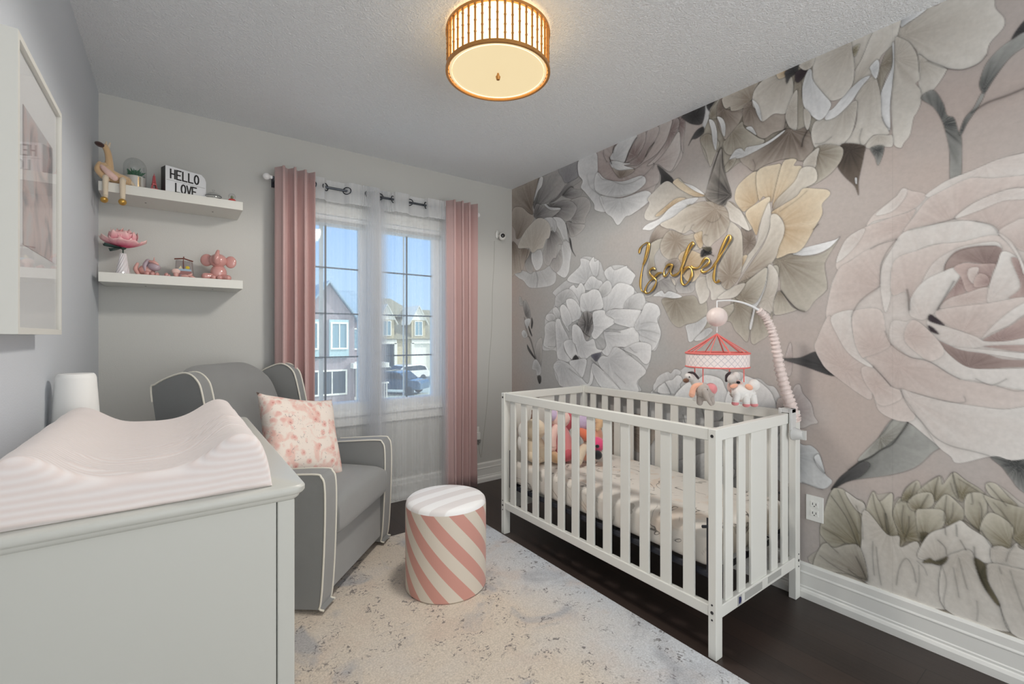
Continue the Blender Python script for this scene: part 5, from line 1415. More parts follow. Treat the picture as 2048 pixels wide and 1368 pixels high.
for y, s_ in ((CY0 + .003, 1), (CY1 - .029, -1)):
    bm = B(); box(bm, CX0 + PW, CX1 - PW, y, y + .026, .800, .846); cp('top_rail', bm, bevel=.004)
    bm = B(); box(bm, CX0 + PW, CX1 - PW, y, y + .026, .142, .190); er = cp('bottom_rail', bm, bevel=.004)
    for xa, xb in ((1.672, 1.727), (1.770, 1.823), (1.868, 1.998), (2.040, 2.098), (2.142, 2.198)):
        bm = B(); box(bm, xa, xb, y + .007, y + .019, .188, .802); cp('slat', bm, bevel=.003)
    if s_ == 1:
        m_lab = mat('grey_label', srgb(176, 176, 172), .4); m_blue = mat('navy_mark', srgb(44, 48, 92), .5)
        bm = B(); box(bm, 1.745, 1.776, y - .001, y + .001, .148, .185); lb = obj('label', bm, m_lab, er, smooth=False)
        bm = B(); ol_ = [(1.753, .154), (1.753, .180), (1.762, .180)] + [(1.762 + .010 * math.sin(a * PI / 8), .167 + .013 * math.cos(a * PI / 8)) for a in range(1, 8)] + [(1.762, .154)]
        prism(bm, ol_, 'y', y - .0018, y - .0005); obj('logo_mark', bm, m_blue, lb, smooth=False) if False else obj('logo_mark', bm, m_blue, er, smooth=False)
        bm = B(); box(bm, 1.80, 1.94, y - .001, y + .001, .152, .182); box(bm, 1.99, 2.11, y - .001, y + .001, .156, .184); obj('rail_plate', bm, m_lab, er, smooth=False)
# black spring support carrying the mattress
m_spring = mat('black_support', (.018, .02, .03, 1), .5)
bm = B()
tube(bm, [(1.632, .952, .285), (2.250, .952, .285), (2.250, 2.226, .285), (1.632, 2.226, .285)], .014, 8, closed=True)
for k in range(9): tube(bm, [(1.64, 1.06 + k * .13, .279), (2.244, 1.06 + k * .13, .279)], .003, 6)
for k in range(5): tube(bm, [(1.72 + k * .11, .96, .279), (1.72 + k * .11, 2.22, .279)], .003, 6)
cp('spring_support', bm, m_spring, smooth=True)
for x in (1.622, 2.256):
    for y in (.952, 2.222):
        bm = B(); box(bm, x, x + .004, y - .012, y + .012, .275, .50); tube(bm, [(x + .002, y, .47), (x + .002, y - .0 + (.03 if y < 1 else -.03), .46)], .006, 8); cp('hanger', bm, m_spring)

# mattress with printed fitted sheet
m_sheet = bpy.data.materials.new('animal_line_print_sheet'); m_sheet.use_nodes = True
n = m_sheet.node_tree.nodes; l = m_sheet.node_tree.links; b = n['Principled BSDF']; b.inputs['Roughness'].default_value = .9
t_ = n.new('ShaderNodeTexCoord')
nA = NZ(4.2, 2, 1.4)
mu = MA('FRACT', MA('MULTIPLY', nA.outputs[0], 5.0))
lines = RAMP(mu, [(.0, (.95, .95, .95)), (.05, (0, 0, 0))]); e_ = lines.color_ramp.elements.new(.95); e_.color = (0, 0, 0, 1); e_ = lines.color_ramp.elements.new(1.0); e_.color = (.9, .9, .9, 1)
msk = RAMP(NZ(7, 2).outputs[0], [(.46, (0, 0, 0)), (.54, (1, 1, 1))])
lm = MA('MULTIPLY', lines.outputs[0], msk.outputs[0])
base = MIXN(RAMP(NZ(5.5, 3, .5).outputs[0], [(.56, (0, 0, 0)), (.64, (.5, .5, .5))]).outputs[0], srgb(222, 217, 210), srgb(212, 190, 170))
base = MIXN(RAMP(NZ(9, 3, 1.5).outputs[0], [(.62, (0, 0, 0)), (.67, (.6, .6, .6))]).outputs[0], base, srgb(150, 146, 138))
l.new(MIXN(lm, base, srgb(52, 46, 44)), b.inputs['Base Color'])
bm = B(); softbox(bm, 1.626, 2.256, .948, 2.230, .300, .440, .045, .012, 30)
tag(obj('crib_mattress', bm, m_sheet, sub=1), 'crib mattress in a cream animal print fitted sheet inside the white crib', 'mattress')

# ================================================================ plush toys (local x = right in the room view, y = away, z up)
RZV = -YAW
def pm(name, rgb, **k): return mat(name, srgb(*rgb), .95, sheen=.5, bump=.4, bscale=500, **k)
M_ = dict(cream=pm('cream_plush', (224, 208, 184)), brown=pm('brown_plush', (120, 84, 62)), pink=pm('pink_plush', (222, 140, 142)), rose=pm('rose_plush', (204, 96, 108)),
          pale=pm('pale_pink_plush', (236, 200, 190)), lav=pm('lavender_plush', (196, 176, 204)), tan=pm('tan_plush', (216, 178, 138)), orange=pm('coral_plush', (222, 118, 84)),
          hot=pm('hot_pink_plush', (232, 80, 130)), black=pm('black_plush', (22, 24, 28)), white=pm('white_plush', (232, 230, 226)), grey=pm('grey_plush', (176, 166, 158)),
          dark=pm('dark_mane', (58, 46, 50)), peach=pm('peach_plush', (236, 176, 148)))
m_eye = mat('bead_eye', (.01, .01, .012, 1), .15)
def plush(name, label, cat, loc, parts, group=None, rz=RZV, s=1.0):
    t = thing(name, label, cat, loc, rz, group); last = None
    for p in parts:
        nm, mk = p[0], p[1]
        bm = B()
        for q in p[2:]:
            if q[0] == 'b':      # ('b', (x,y,z), (rx,ry,rz), tilt)
                Mx = Matrix.Rotation(q[3], 3, 'Y') if len(q) > 3 else None
                blob(bm, tuple(a * s for a in q[1]), tuple(a * s for a in q[2]), Mx, seg=18)
            elif q[0] == 't':    # ('t', [pts], [radii])
                pts = catmull([tuple(a * s for a in w) for w in q[1]], 5); rr = q[2]
                rads = []
                for i in range(len(pts)):
                    f = i / (len(pts) - 1) * (len(rr) - 1); k = min(len(rr) - 2, int(f)); rads.append((rr[k] + (rr[k + 1] - rr[k]) * (f - k)) * s)
                tube(bm, pts, rads, 12)
                blob(bm, pts[0], (rads[0],) * 3, seg=12); blob(bm, pts[-1], (rads[-1],) * 3, seg=12)
        obj(nm, bm, M_[mk] if isinstance(mk, str) else mk, t, flatang=2)
    return t
# toys at the far end of the crib
zt = .452
def on_bed(px, s): 
    p = ats(s, px, 700); return (p.x, p.y, zt)
plush('plush_rabbit', 'cream plush rabbit with a brown ear slumped in the far corner of the crib', 'plush toy', on_bed(1066, 2.71), [
    ('body', 'cream', ('b', (0, 0, .085), (.085, .06, .09)), ('b', (.05, -.03, .05), (.06, .05, .055)), ('t', [(-.03, -.03, .05), (.0, -.06, .035), (.03, -.07, .03)], [.035, .032, .03])),
    ('head', 'cream', ('b', (.01, -.02, .215), (.075, .062, .07))),
    ('side_patch', 'white', ('b', (-.055, .0, .20), (.045, .05, .07)), ('b', (-.075, 0, .12), (.03, .04, .06))),
    ('ear', 'brown', ('t', [(.0, .0, .27), (.005, 0, .31), (-.005, 0, .335)], [.02, .018, .006])),
    ('ear', 'pale', ('t', [(-.06, .0, .26), (-.075, 0, .22), (-.08, 0, .15)], [.02, .02, .014]))], s=.88)
plush('plush_doll', 'pink plush doll in a rose dress beside the cream rabbit in the crib', 'plush toy', on_bed(1118, 2.72), [
    ('head', 'pale', ('b', (.01, 0, .245), (.062, .05, .055))),
    ('hood', 'rose', ('b', (.045, .015, .235), (.045, .045, .065)), ('b', (-.055, .0, .25), (.022, .02, .02))),
    ('bonnet', 'lav', ('b', (-.035, -.01, .265), (.034, .035, .034))),
    ('body', 'pink', ('t', [(.0, 0, .20), (.02, -.01, .12), (.03, -.02, .06)], [.045, .055, .06])),
    ('arm', 'pale', ('t', [(-.02, -.03, .20), (-.045, -.05, .15), (-.045, -.055, .09)], [.02, .028, .026])),
    ('dress', 'rose', ('b', (.035, -.04, .05), (.05, .045, .048))),
    ('leg', 'tan', ('t', [(-.05, -.03, .05), (-.03, -.08, .035), (.0, -.09, .03)], [.03, .03, .026]))])
plush('plush_puppy', 'bright pink plush puppy with a big black nose lying right of the pink doll', 'plush toy', on_bed(1180, 2.66), [
    ('body', 'peach', ('b', (.02, .03, .15), (.06, .05, .075)), ('b', (.0, .02, .06), (.07, .06, .055))),
    ('head', 'hot', ('b', (.035, -.03, .115), (.045, .045, .042))),
    ('muzzle', 'black', ('b', (.03, -.075, .065), (.026, .022, .026))),
    ('nose', 'black', ('b', (.028, -.078, .115), (.012, .01, .010))),
    ('bow', 'lav', ('b', (-.045, .0, .235), (.045, .03, .042)), ('b', (-.01, .01, .25), (.03, .02, .03))),
    ('ear', 'tan', ('t', [(.03, .02, .27), (.055, .0, .235), (.04, -.02, .20)], [.018, .026, .014])),
    ('scarf', 'orange', ('t', [(-.06, -.01, .19), (-.03, -.04, .17), (.0, -.03, .14)], [.02, .03, .02])),
    ('leg', 'cream', ('t', [(-.02, -.02, .11), (-.06, -.05, .07), (-.08, -.08, .03)], [.022, .028, .024]))])

# ================================================================ mobile
m_satin = mat('gathered_satin', srgb(228, 212, 206), .45, sheen=.4, bump=.3, bscale=60)
m_coral = mat('coral_trim', srgb(226, 118, 112), .6)
m_canopy = bpy.data.materials.new('lattice_canopy_fabric'); m_canopy.use_nodes = True
n = m_canopy.node_tree.nodes; l = m_canopy.node_tree.links; b = n['Principled BSDF']; b.inputs['Roughness'].default_value = .8
t_ = n.new('ShaderNodeTexCoord'); sp = n.new('ShaderNodeSeparateXYZ'); l.new(t_.outputs['Object'], sp.inputs[0])
aa = MA('MULTIPLY', MA('ARCTAN2', sp.outputs['Y'], sp.outputs['X']), 30 / (2 * PI)); zz = MA('MULTIPLY', sp.outputs['Z'], 36.0)
f1 = MA('FRACT', MA('ADD', MA('ADD', aa, zz), 40)); f2 = MA('FRACT', MA('ADD', MA('SUBTRACT', aa, zz), 40))
lnn = MA('MAXIMUM', MA('LESS_THAN', f1, .14), MA('LESS_THAN', f2, .14))
l.new(MIXN(lnn, srgb(240, 228, 224), srgb(206, 196, 198)), b.inputs['Base Color'])
MC = ats(2.05, 1434, 700); mx_, my_ = MC.x, MC.y
mob = thing('crib_mobile', 'pink crib mobile with lattice canopy and gathered satin arm clamped to the crib', 'mobile', (2.245, .90, .80))
mo = (-2.245, -.90, -.80)
def mp_(name, bm, m, par=None, **k):
    o = obj(name, bm, m, par or mob, **k)
    if par is None: o.location = mo
    return o
armpx = [(1588, 842), (1582, 815), (1571, 780), (1560, 740), (1553, 700), (1545, 665), (1533, 637), (1517, 620)]
pts = []
for i, (X, Y) in enumerate(armpx): pts.append(ats(2.09 - .03 * i / 7, X, Y))
cp_ = catmull(pts, 24)
rad = []
for i in range(len(cp_)):
    f = i / (len(cp_) - 1)
    rad.append((.026 - .012 * f) * (1 + .16 * math.sin(i * 1.15) + .08 * math.sin(i * 2.7 + 1)))
bm = B(); tube(bm, cp_, rad, 14)
for v in bm.verts: v.co += .003 * mnoise.noise_vector(v.co * 60)
mp_('satin_arm_cover', bm, m_satin, flatang=2)
tippx = [(1517, 620), (1500, 611), (1480, 604), (1458, 601), (1434, 602)]
pts = [ats(2.06 - .01 * i / 4, X, Y) for i, (X, Y) in enumerate(tippx)]
bm = B(); q_ = catmull(pts, 8); tube(bm, q_, [.006 - .0035 * i / len(q_) for i in range(len(q_))], 8); mp_('arm_tip', bm, m_white)
bm = B(); p0 = ats(2.05, 1434, 602); p1 = ats(2.05, 1434, 665); tube(bm, [p0, p1], .0025, 8); mp_('hanging_cord', bm, m_white)
bm = B(); c0 = ats(2.05, 1434, 634); blob(bm, c0, (.043, .043, .043), seg=32)
for v in bm.verts:
    d = v.co - c0; a = math.atan2(d.y, d.x); v.co = c0 + d * (1 + .035 * math.sin(a * 18) * (1 - abs(d.z / .043) ** 2))
mp_('fabric_ball', bm, m_satin, flatang=2)
RR = .131
zc0 = ats(2.05, 1434, 668).z; zr = ats(2.05, 1434, 706).z; zb_ = ats(2.05, 1434, 733).z
for k in range(10):
    a = 2 * PI * k / 10 + .3; bm = B(); tube(bm, [(mx_, my_, zc0), (mx_ + RR * math.cos(a), my_ + RR * math.sin(a), zr)], .0022 if k % 3 else .0036, 6); mp_('canopy_cord', bm, m_coral)
canopy = thing('canopy', '', '', (0, 0, 0)) if False else None
bm = B(); lathe(bm, [(RR, zb_ - zr), (RR, 0)], 72, cap=False); cn = obj('canopy_band', bm, m_canopy, mob, flatang=2); cn.location = (mx_ + mo[0], my_ + mo[1], zr + mo[2])
for z, r_ in ((0, .0045), (zb_ - zr, .0032)):
    bm = B(); tube(bm, [(RR * math.cos(2 * PI * k / 72), RR * math.sin(2 * PI * k / 72), z) for k in range(72)], r_, 8, closed=True); obj('coral_ring', bm, m_coral, cn)
hang = [(-.083, -.06), (.086, -.05), (-.06, .08), (.085, .07)]
hz = ats(2.05, 1434, 762).z
RVx, RVy = Vector((CY, -SY, 0)), Vector((SY, CY, 0))
for (a, c) in hang:
    p = Vector((mx_, my_, 0)) + RVx * a * 1.08 + RVy * c * 1.08
    bm = B(); tube(bm, [(p.x, p.y, zb_), (p.x, p.y, hz)], .0028, 6); mp_('hanging_strap', bm, m_coral)
m_clamp = mat('clamp_plastic', srgb(206, 206, 204), .3)
bm = B(); cK = ony(.885, 1592, 868); 
M1 = Matrix.Rotation(PI / 2, 4, 'X')
lathe(bm, [(.026, -.018), (.030, -.010), (.026, .0), (.020, .022), (.016, .028)], 24)
for v in bm.verts: v.co = (M1 @ v.co) + cK
box(bm, cK.x - .006, cK.x + .006, cK.y - .040, cK.y - .018, cK.z - .02, cK.z + .02)
mp_('clamp_knob', bm, m_clamp)
bm = B(); box(bm, cK.x - .022, cK.x + .022, .893, .9055, .77, .868); box(bm, cK.x - .02, cK.x + .02, .893, .950, .8475, .868); box(bm, cK.x - .022, cK.x + .022, .9365, .95, .79, .868); mp_('clamp_bracket', bm, m_clamp, smooth=False, bevel=.003)

def mpos(a, c, dz=0):
    p = Vector((mx_, my_, 0)) + RVx * a * 1.08 + RVy * c * 1.08; return (p.x, p.y, hz + dz)
g_ = 'plush animals hanging from the mobile'
m_e = m_eye
plush('plush_elephant', 'grey plush elephant with peach ear hanging at the left of the crib mobile', 'plush toy', mpos(*hang[0]), [
    ('body', 'grey', ('b', (.01, 0, -.045), (.042, .03, .036)), ('t', [(-.018, -.012, -.06), (-.02, -.014, -.085)], [.014, .013]), ('t', [(.028, -.012, -.06), (.032, -.014, -.085)], [.014, .013]), ('t', [(-.005, .014, -.06), (-.005, .014, -.082)], [.013, .012])),
    ('head', 'grey', ('b', (-.012, -.024, -.030), (.028, .024, .028)), ('t', [(-.012, -.044, -.03), (-.004, -.052, -.06), (.012, -.052, -.088)], [.013, .009, .006])),
    ('ear', 'peach', ('t', [(-.018, -.024, -.008), (-.046, -.022, -.016), (-.056, -.02, -.05)], [.010, .012, .013])),
    ('blanket', 'pink', ('b', (.035, .0, -.028), (.024, .031, .026))),
    ('eye', m_e, ('b', (-.004, -.0485, -.026), (.0042,) * 3))], g_)
plush('plush_horse', 'white plush horse with dark mane and brown muzzle hanging behind the grey elephant', 'plush toy', mpos(*hang[2]), [
    ('body', 'white', ('b', (.03, 0, -.045), (.045, .028, .03)), ('t', [(.01, 0, -.03), (-.01, -.01, -.005), (-.025, -.02, .012)], [.022, .018, .016])),
    ('head', 'white', ('b', (-.034, -.026, .012), (.024, .018, .017), .5)),
    ('muzzle', 'brown', ('b', (-.054, -.034, -.003), (.014, .013, .011))),
    ('mane', 'dark', ('t', [(-.036, -.024, .030), (-.012, -.012, .028), (.012, -.004, .006)], [.007, .008, .007])),
    ('leg', 'white', ('t', [(.0, -.01, -.06), (-.004, -.01, -.09)], [.012, .011])), ('leg', 'white', ('t', [(.05, -.01, -.06), (.054, -.01, -.09)], [.012, .011])),
    ('eye', m_e, ('b', (-.042, -.044, .014), (.0032,) * 3))], g_)
plush('plush_lamb', 'cream plush animal with pink feet and peach wings hanging at the right of the mobile', 'plush toy', mpos(*hang[1]), [
    ('body', 'white', ('b', (-.005, 0, -.045), (.048, .032, .036)), ('t', [(-.034, -.012, -.05), (-.044, -.014, -.082)], [.016, .014]), ('t', [(.0, -.018, -.055), (.0, -.02, -.088)], [.017, .015]), ('t', [(.03, -.012, -.05), (.036, -.014, -.088)], [.016, .015])),
    ('foot', 'pink', ('b', (-.045, -.015, -.090), (.0155, .015, .010))), ('foot', 'pink', ('b', (.0, -.021, -.096), (.016, .016, .010))), ('foot', 'pink', ('b', (.037, -.015, -.096), (.016, .016, .010))),
    ('head', 'white', ('b', (.042, -.004, -.012), (.024, .022, .026))),
    ('wing', 'peach', ('b', (.008, -.028, -.018), (.018, .008, .012), .5)), ('wing', 'peach', ('b', (-.046, -.004, -.016), (.018, .010, .009), -.3))], g_)
plush('plush_zebra', 'plush animal with dark mane and curled grey trunk hanging right under the mobile', 'plush toy', mpos(*hang[3]), [
    ('body', 'pale', ('b', (.028, 0, -.035), (.038, .028, .036)), ('t', [(.044, -.01, -.04), (.05, -.01, -.09)], [.016, .012])),
    ('head', 'white', ('b', (.0, -.02, .004), (.022, .02, .022)), ('b', (.03, .0, .015), (.018, .016, .02))),
    ('mane', 'dark', ('t', [(-.022, -.015, -.005), (-.018, -.015, .018), (-.006, -.015, .032)], [.006, .009, .006])),
    ('trunk', 'grey', ('t', [(.005, -.03, -.02), (.006, -.034, -.05), (.0, -.034, -.072), (-.010, -.034, -.064)], [.014, .011, .008, .006])),
    ('nose', 'black', ('b', (.030, -.022, -.012), (.009, .006, .007)))], g_)

# ================================================================ gold name sign on the mural
m_gold = mat('mirror_gold', srgb(226, 184, 104), .3, metal=1.0)
SIGN = ["210,430 225,365 270,305 345,272 325,400 275,600 242,760 230,900 248,990 288,1012",
        "345,272 366,300 352,420 318,520 275,600",
        "455,675 420,655 375,690 378,745 430,800 470,840 462,900 425,970 370,1025 322,1032 303,995 345,890 430,805 500,738 560,722",
        "722,608 655,605 605,665 588,735 600,775 645,740 700,640 715,612 690,715 720,765 780,752 835,700",
        "835,700 870,610 935,460 1000,340 1035,285 1015,262 965,320 895,500 862,660 850,800 868,890 915,905 975,840 1012,750 1005,670 960,640 905,670 870,740",
        "1000,620 1030,650 1110,645 1165,575 1215,512 1268,515 1278,560 1235,610 1175,650 1158,690 1185,715 1250,698 1335,632",
        "1335,632 1400,540 1490,400 1570,270 1602,195 1582,155 1540,190 1462,360 1400,520 1358,690 1345,800 1365,866 1400,868 1432,840"]
bm = B()
for s_ in SIGN:
    P_ = []
    for q in s_.split():
        X, Y = map(float, q.split(',')); p = onx(XR - .012, 1250 + X / 7.585, 450 + Y / 7.585); P_.append((p.x, p.y, p.z))
    c_ = catmull(P_, 6); nn_ = len(c_)
    tube(bm, c_, [.0058 + .0022 * math.sin(i * .35) for i in range(nn_)], 10)
for v in bm.verts: v.co.x = (XR - .012) + (v.co.x - (XR - .012)) * .55
for X, Y in ((240, 760), (860, 660), (1400, 530), (700, 640)):
    p = onx(XR - .012, 1250 + X / 7.585, 450 + Y / 7.585); tube(bm, [(XR - .012, p.y, p.z), (XR - .0005, p.y, p.z)], .003, 8)
tag(obj('name_sign', bm, m_gold), 'gold metal script name sign mounted on the yellow flower of the wallpaper', 'wall sign')

# ================================================================ outlets, baby monitor
m_plate = mat('outlet_plastic', srgb(232, 232, 228), .35)
def outlet(label, org, ax):
    """ax 'x': on the right wall facing -x; 'y': on the back wall facing -y"""
    t = thing('wall_outlet', label, 'outlet', org, PI / 2 * -1 if ax == 'x' else 0, 'wall outlets')
    bm = B(); box(bm, -.035, .035, -.006, 0, -.057, .057); obj('outlet_plate', bm, m_plate, t, smooth=False, bevel=.002)
    for z in (-.020, .020):
        bm = B(); box(bm, -.0165, .0165, -.008, -.005, z - .014, z + .014); rc = obj('receptacle', bm, m_plate, t, smooth=False, bevel=.002)
        bm = B(); box(bm, -.008, -.0055, -.0085, -.006, z - .004, z + .006); box(bm, .0055, .008, -.0085, -.006, z - .004, z + .006); tube(bm, [(0, -.0085, z - .009), (0, -.006, z - .009)], .0025, 8); obj('socket_slot', bm, m_bolt, rc, smooth=False)
    return t
po_ = onx(XR, 1630, 1017); t_r = outlet('white wall outlet on the floral wallpaper beside the near end of the crib', (XR, po_.y, po_.z), 'x'); t_r.rotation_euler = (0, 0, -PI / 2); 
p1_ = ony(YB, 950, 868); outlet('white wall outlet on the plain wall right of the pink curtain', (p1_.x, YB, p1_.z), 'y')
ad_o = thing('power_adapter', 'small white power adapter with coiled cord plugged in right of the curtain', 'adapter', (p1_.x + .012, YB - .0087, p1_.z - .012))
bm = B(); box(bm, -.016, .016, -.03, 0, -.03, .03); obj('adapter_body', bm, m_plate, ad_o, smooth=False, bevel=.005)
bm = B()
cc_ = [(.0 + .012 * math.cos(a * .9) + .002 * a, -.018 + .004 * math.sin(a * 2), -.035 - .01 * math.sin(a * .9) - .001 * a) for a in range(14)]
tube(bm, catmull([(0, -.018, -.03)] + cc_, 3), .0016, 6); obj('cord_coil', bm, m_rod, ad_o)
mc = ony(YB, 997, 473)
mon = thing('baby_monitor', 'white baby monitor camera with black lens mounted high in the back corner', 'baby monitor', (mc.x, YB, mc.z))
bm = B(); blob(bm, (-.022, -.010, .012), (.016, .0099, .034)); obj('wall_mount', bm, m_plate, mon)
bm = B(); tube(bm, [(-.022, -.012, 0), (-.010, -.03, -.002), (.002, -.045, 0)], .008, 8); blob(bm, (.004, -.05, -.008), (.030, .028, .032), seg=24); obj('camera_head', bm, m_plate, mon)
dirc = Vector((-(mc.x), -(YB), CAMZ - mc.z)).normalized()
bm = B(); c_ = Vector((.004, -.05, -.008)) + dirc * .020; c_ += Vector((.006, 0, .006)); blob(bm, c_, (.021, .014, .020)); obj('lens', bm, mat('black_lens', (.012, .012, .014, 1), .12, coat=1), mon)
pp = [(989, 482), (988, 530), (985, 580), (984, 640), (982, 680), (978, 730), (976, 780), (972, 830), (966, 880), (962, 915), (957, 886)]
bm = B(); tube(bm, catmull([ony(YB - .003, X, Y) for X, Y in pp], 4), .0014, 6)
tag(obj('camera_cord', bm, mat('cord_white', srgb(176, 174, 166), .5)), 'thin pale cord running down the back wall from the baby monitor', 'cord')
# ================================================================ floating shelves and their things
m_shelf = mat('shelf_white', srgb(222, 221, 214), .4)
SX0, SX1, SYF = -.292, .300, 2.90
def shelf(z1, label):
    t = thing('wall_shelf', label, 'shelf', (SX0, YB, z1 - .046))
    bm = B(); box(bm, 0, SX1 - SX0, SYF - YB, 0, 0, .046); sb = obj('board', bm, m_shelf, t, smooth=False, bevel=.0015)
    for x in (.17, .46):
        bm = B(); tube(bm, [(x, SYF - YB + .13, -.0012), (x, SYF - YB + .13, .002)], .004, 10); obj('screw_hole', bm, m_bolt, sb)
    return t
shelf(1.922, 'upper white floating shelf holding the message board')
shelf(1.492, 'lower white floating shelf holding the pink elephant bank')
ZU, ZL = 1.9222, 1.4922
def sp_(px, y): 
    dx, dy = ray(px); return dx * y / dy
m_clear = bpy.data.materials.new('clear_glass'); m_clear.use_nodes = True
n = m_clear.node_tree.nodes; l = m_clear.node_tree.links; n.clear()
o_ = n.new('ShaderNodeOutputMaterial'); tr = n.new('ShaderNodeBsdfTransparent'); gl = n.new('ShaderNodeBsdfGlossy'); gl.inputs['Roughness'].default_value = .03
lw = n.new('ShaderNodeLayerWeight'); lw.inputs[0].default_value = .25; mq = n.new('ShaderNodeMapRange'); l.new(lw.outputs['Facing'], mq.inputs[0]); mq.inputs[3].default_value = .04; mq.inputs[4].default_value = .45; mxs = n.new('ShaderNodeMixShader'); l.new(mq.outputs[0], mxs.inputs[0]); gl.inputs[0].default_value = (.8, .8, .8, 1); tr.inputs[0].default_value = (.95, .96, .96, 1)
l.new(tr.outputs[0], mxs.inputs[1]); l.new(gl.outputs[0], mxs.inputs[2]); l.new(mxs.outputs[0], o_.inputs[0])

# seated long legged plush (local frame: x right, -y towards the room)
m_camel = pm('camel_plush', (214, 180, 138)); m_goldshoe = mat('gold_shoe', srgb(206, 164, 84), .35, metal=.7); m_nose = pm('chocolate_plush', (70, 46, 42))
M_['camel'] = m_camel; M_['choc'] = m_nose; M_['goldshoe'] = m_goldshoe
plush('plush_pony', 'tan long legged plush pony with gold shoes seated on the upper shelf edge', 'plush toy', (-.243, 2.925, ZU), [
    ('body', 'camel', ('t', [(.045, .03, .030), (.0, .0, .035), (-.030, -.01, .075)], [.026, .030, .018]),),
    ('neck', 'camel', ('t', [(-.014, .0, .055), (-.012, -.005, .11), (-.018, -.01, .150), (-.026, -.015, .168)], [.022, .014, .013, .013])),
    ('muzzle', 'choc', ('b', (-.044, -.022, .172), (.020, .013, .012), .35)),
    ('ear', 'cream', ('t', [(-.014, -.01, .172), (-.008, -.01, .192)], [.007, .003])), ('ear', 'cream', ('t', [(-.024, -.004, .175), (-.022, -.004, .196)], [.006, .003])),
    ('arm', 'camel', ('t', [(-.045, -.012, .085), (-.052, -.015, .05), (-.02, -.022, .012)], [.010, .012, .013])),
    ('arm', 'pale', ('t', [(-.035, -.02, .07), (-.01, -.028, .04), (.01, -.03, .022)], [.010, .015, .014])),
    ('leg', 'cream', ('t', [(-.022, .0, .026), (-.022, -.034, .016), (-.022, -.038, -.02), (-.022, -.038, -.072)], [.012, .012, .0105, .0095])),
    ('leg', 'cream', ('t', [(.040, .0, .026), (.040, -.034, .016), (.040, -.038, -.02), (.040, -.038, -.072)], [.012, .012, .0115, .0105])),
    ('shoe', 'goldshoe', ('b', (-.026, -.044, -.092), (.015, .024, .014), -.4)), ('shoe', 'goldshoe', ('b', (.040, -.046, -.092), (.016, .022, .016))),
    ('tail', 'cream', ('t', [(.058, .03, .035), (.072, .03, .02), (.078, .03, .010)], [.008, .009, .008]))], rz=0)

# cloche with succulent
x = sp_(270, 3.02)
t = thing('glass_cloche', 'clear glass dome over a green succulent in a white pot on the upper shelf', 'cloche', (x, 3.02, ZU))
m_leafg = mat('succulent_green', srgb(70, 120, 92), .5); m_pot = mat('pot_white', srgb(226, 222, 216), .4); m_copper = mat('copper_band', srgb(196, 130, 92), .3, metal=.9); m_mir = mat('mirror_strip', srgb(222, 210, 190), .12, metal=1.0)
bm = B(); lathe(bm, [(.001, .001), (.050, .001), (.050, .006), (.001, .006)], 40); obj('base', bm, m_copper, t)
bm = B(); lathe(bm, [(.036, .006), (.040, .010), (.041, .072), (.037, .076), (.034, .072), (.001, .070)], 40); obj('pot', bm, m_pot, t)
bm = B(); 
for k in range(4): 
    a0 = -PI / 2 + .35 + k * .1
prism(bm, [(.0415 * math.cos(a), .0415 * math.sin(a)) for a in (-1.25, -1.12, -1.0, -.9)] + [(.0395 * math.cos(a), .0395 * math.sin(a)) for a in (-.9, -1.0, -1.12, -1.25)], 'z', .008, .070); obj('mirror_strip', bm, m_mir, t)
bm = B(); r_ = random.Random(3)
for k in range(34):
    a = r_.random() * 2 * PI; e = .10 + 1.2 * r_.random() ** 1.3; ln = .036 + .018 * r_.random(); d = Vector((math.cos(a) * math.cos(e), math.sin(a) * math.cos(e), math.sin(e)))
    tube(bm, [Vector((0, 0, .070)) + d * .006, Vector((0, 0, .072)) + d * ln * .5, Vector((0, 0, .074)) + d * ln], [.004, .006, .0006], 6)
obj('succulent', bm, m_leafg, t)
bm = B(); prof = [(.047, .006), (.047, .120)] + [(.047 * math.cos(a * PI / 16), .120 + .052 * math.sin(a * PI / 16)) for a in range(1, 8)] + [(.001, .172)]
lathe(bm, prof, 40, cap=False); obj('dome', bm, m_clear, t, flatang=2)

# pink tower figurine
m_tow = mat('pink_tower', srgb(204, 104, 108), .4, metal=.2)
x = sp_(314, 3.03); t = thing('tower_figurine', 'small pink lattice tower figurine between the glass dome and the message board', 'figurine', (x, 3.03, ZU), .3)
t.location.x -= .012
bm = B()
for sx_ in (-1, 1):
    for sy_ in (-1, 1): tube(bm, catmull([(sx_ * .024, sy_ * .024, 0), (sx_ * .014, sy_ * .014, .022), (sx_ * .007, sy_ * .007, .05), (sx_ * .002, sy_ * .002, .10)], 5), [.0050, .0045, .0040, .0038, .0035] + [.0025] * 11, 6)
obj('tower_legs', bm, m_tow, t)
for z, w_ in ((.026, .016), (.052, .009)):
    bm = B(); box(bm, -w_, w_, -w_, w_, z, z + .005); obj('platform', bm, m_tow, t, smooth=False)
bm = B(); lathe(bm, [(.004, .05), (.003, .09), (.001, .112)], 8); obj('spire', bm, m_tow, t)

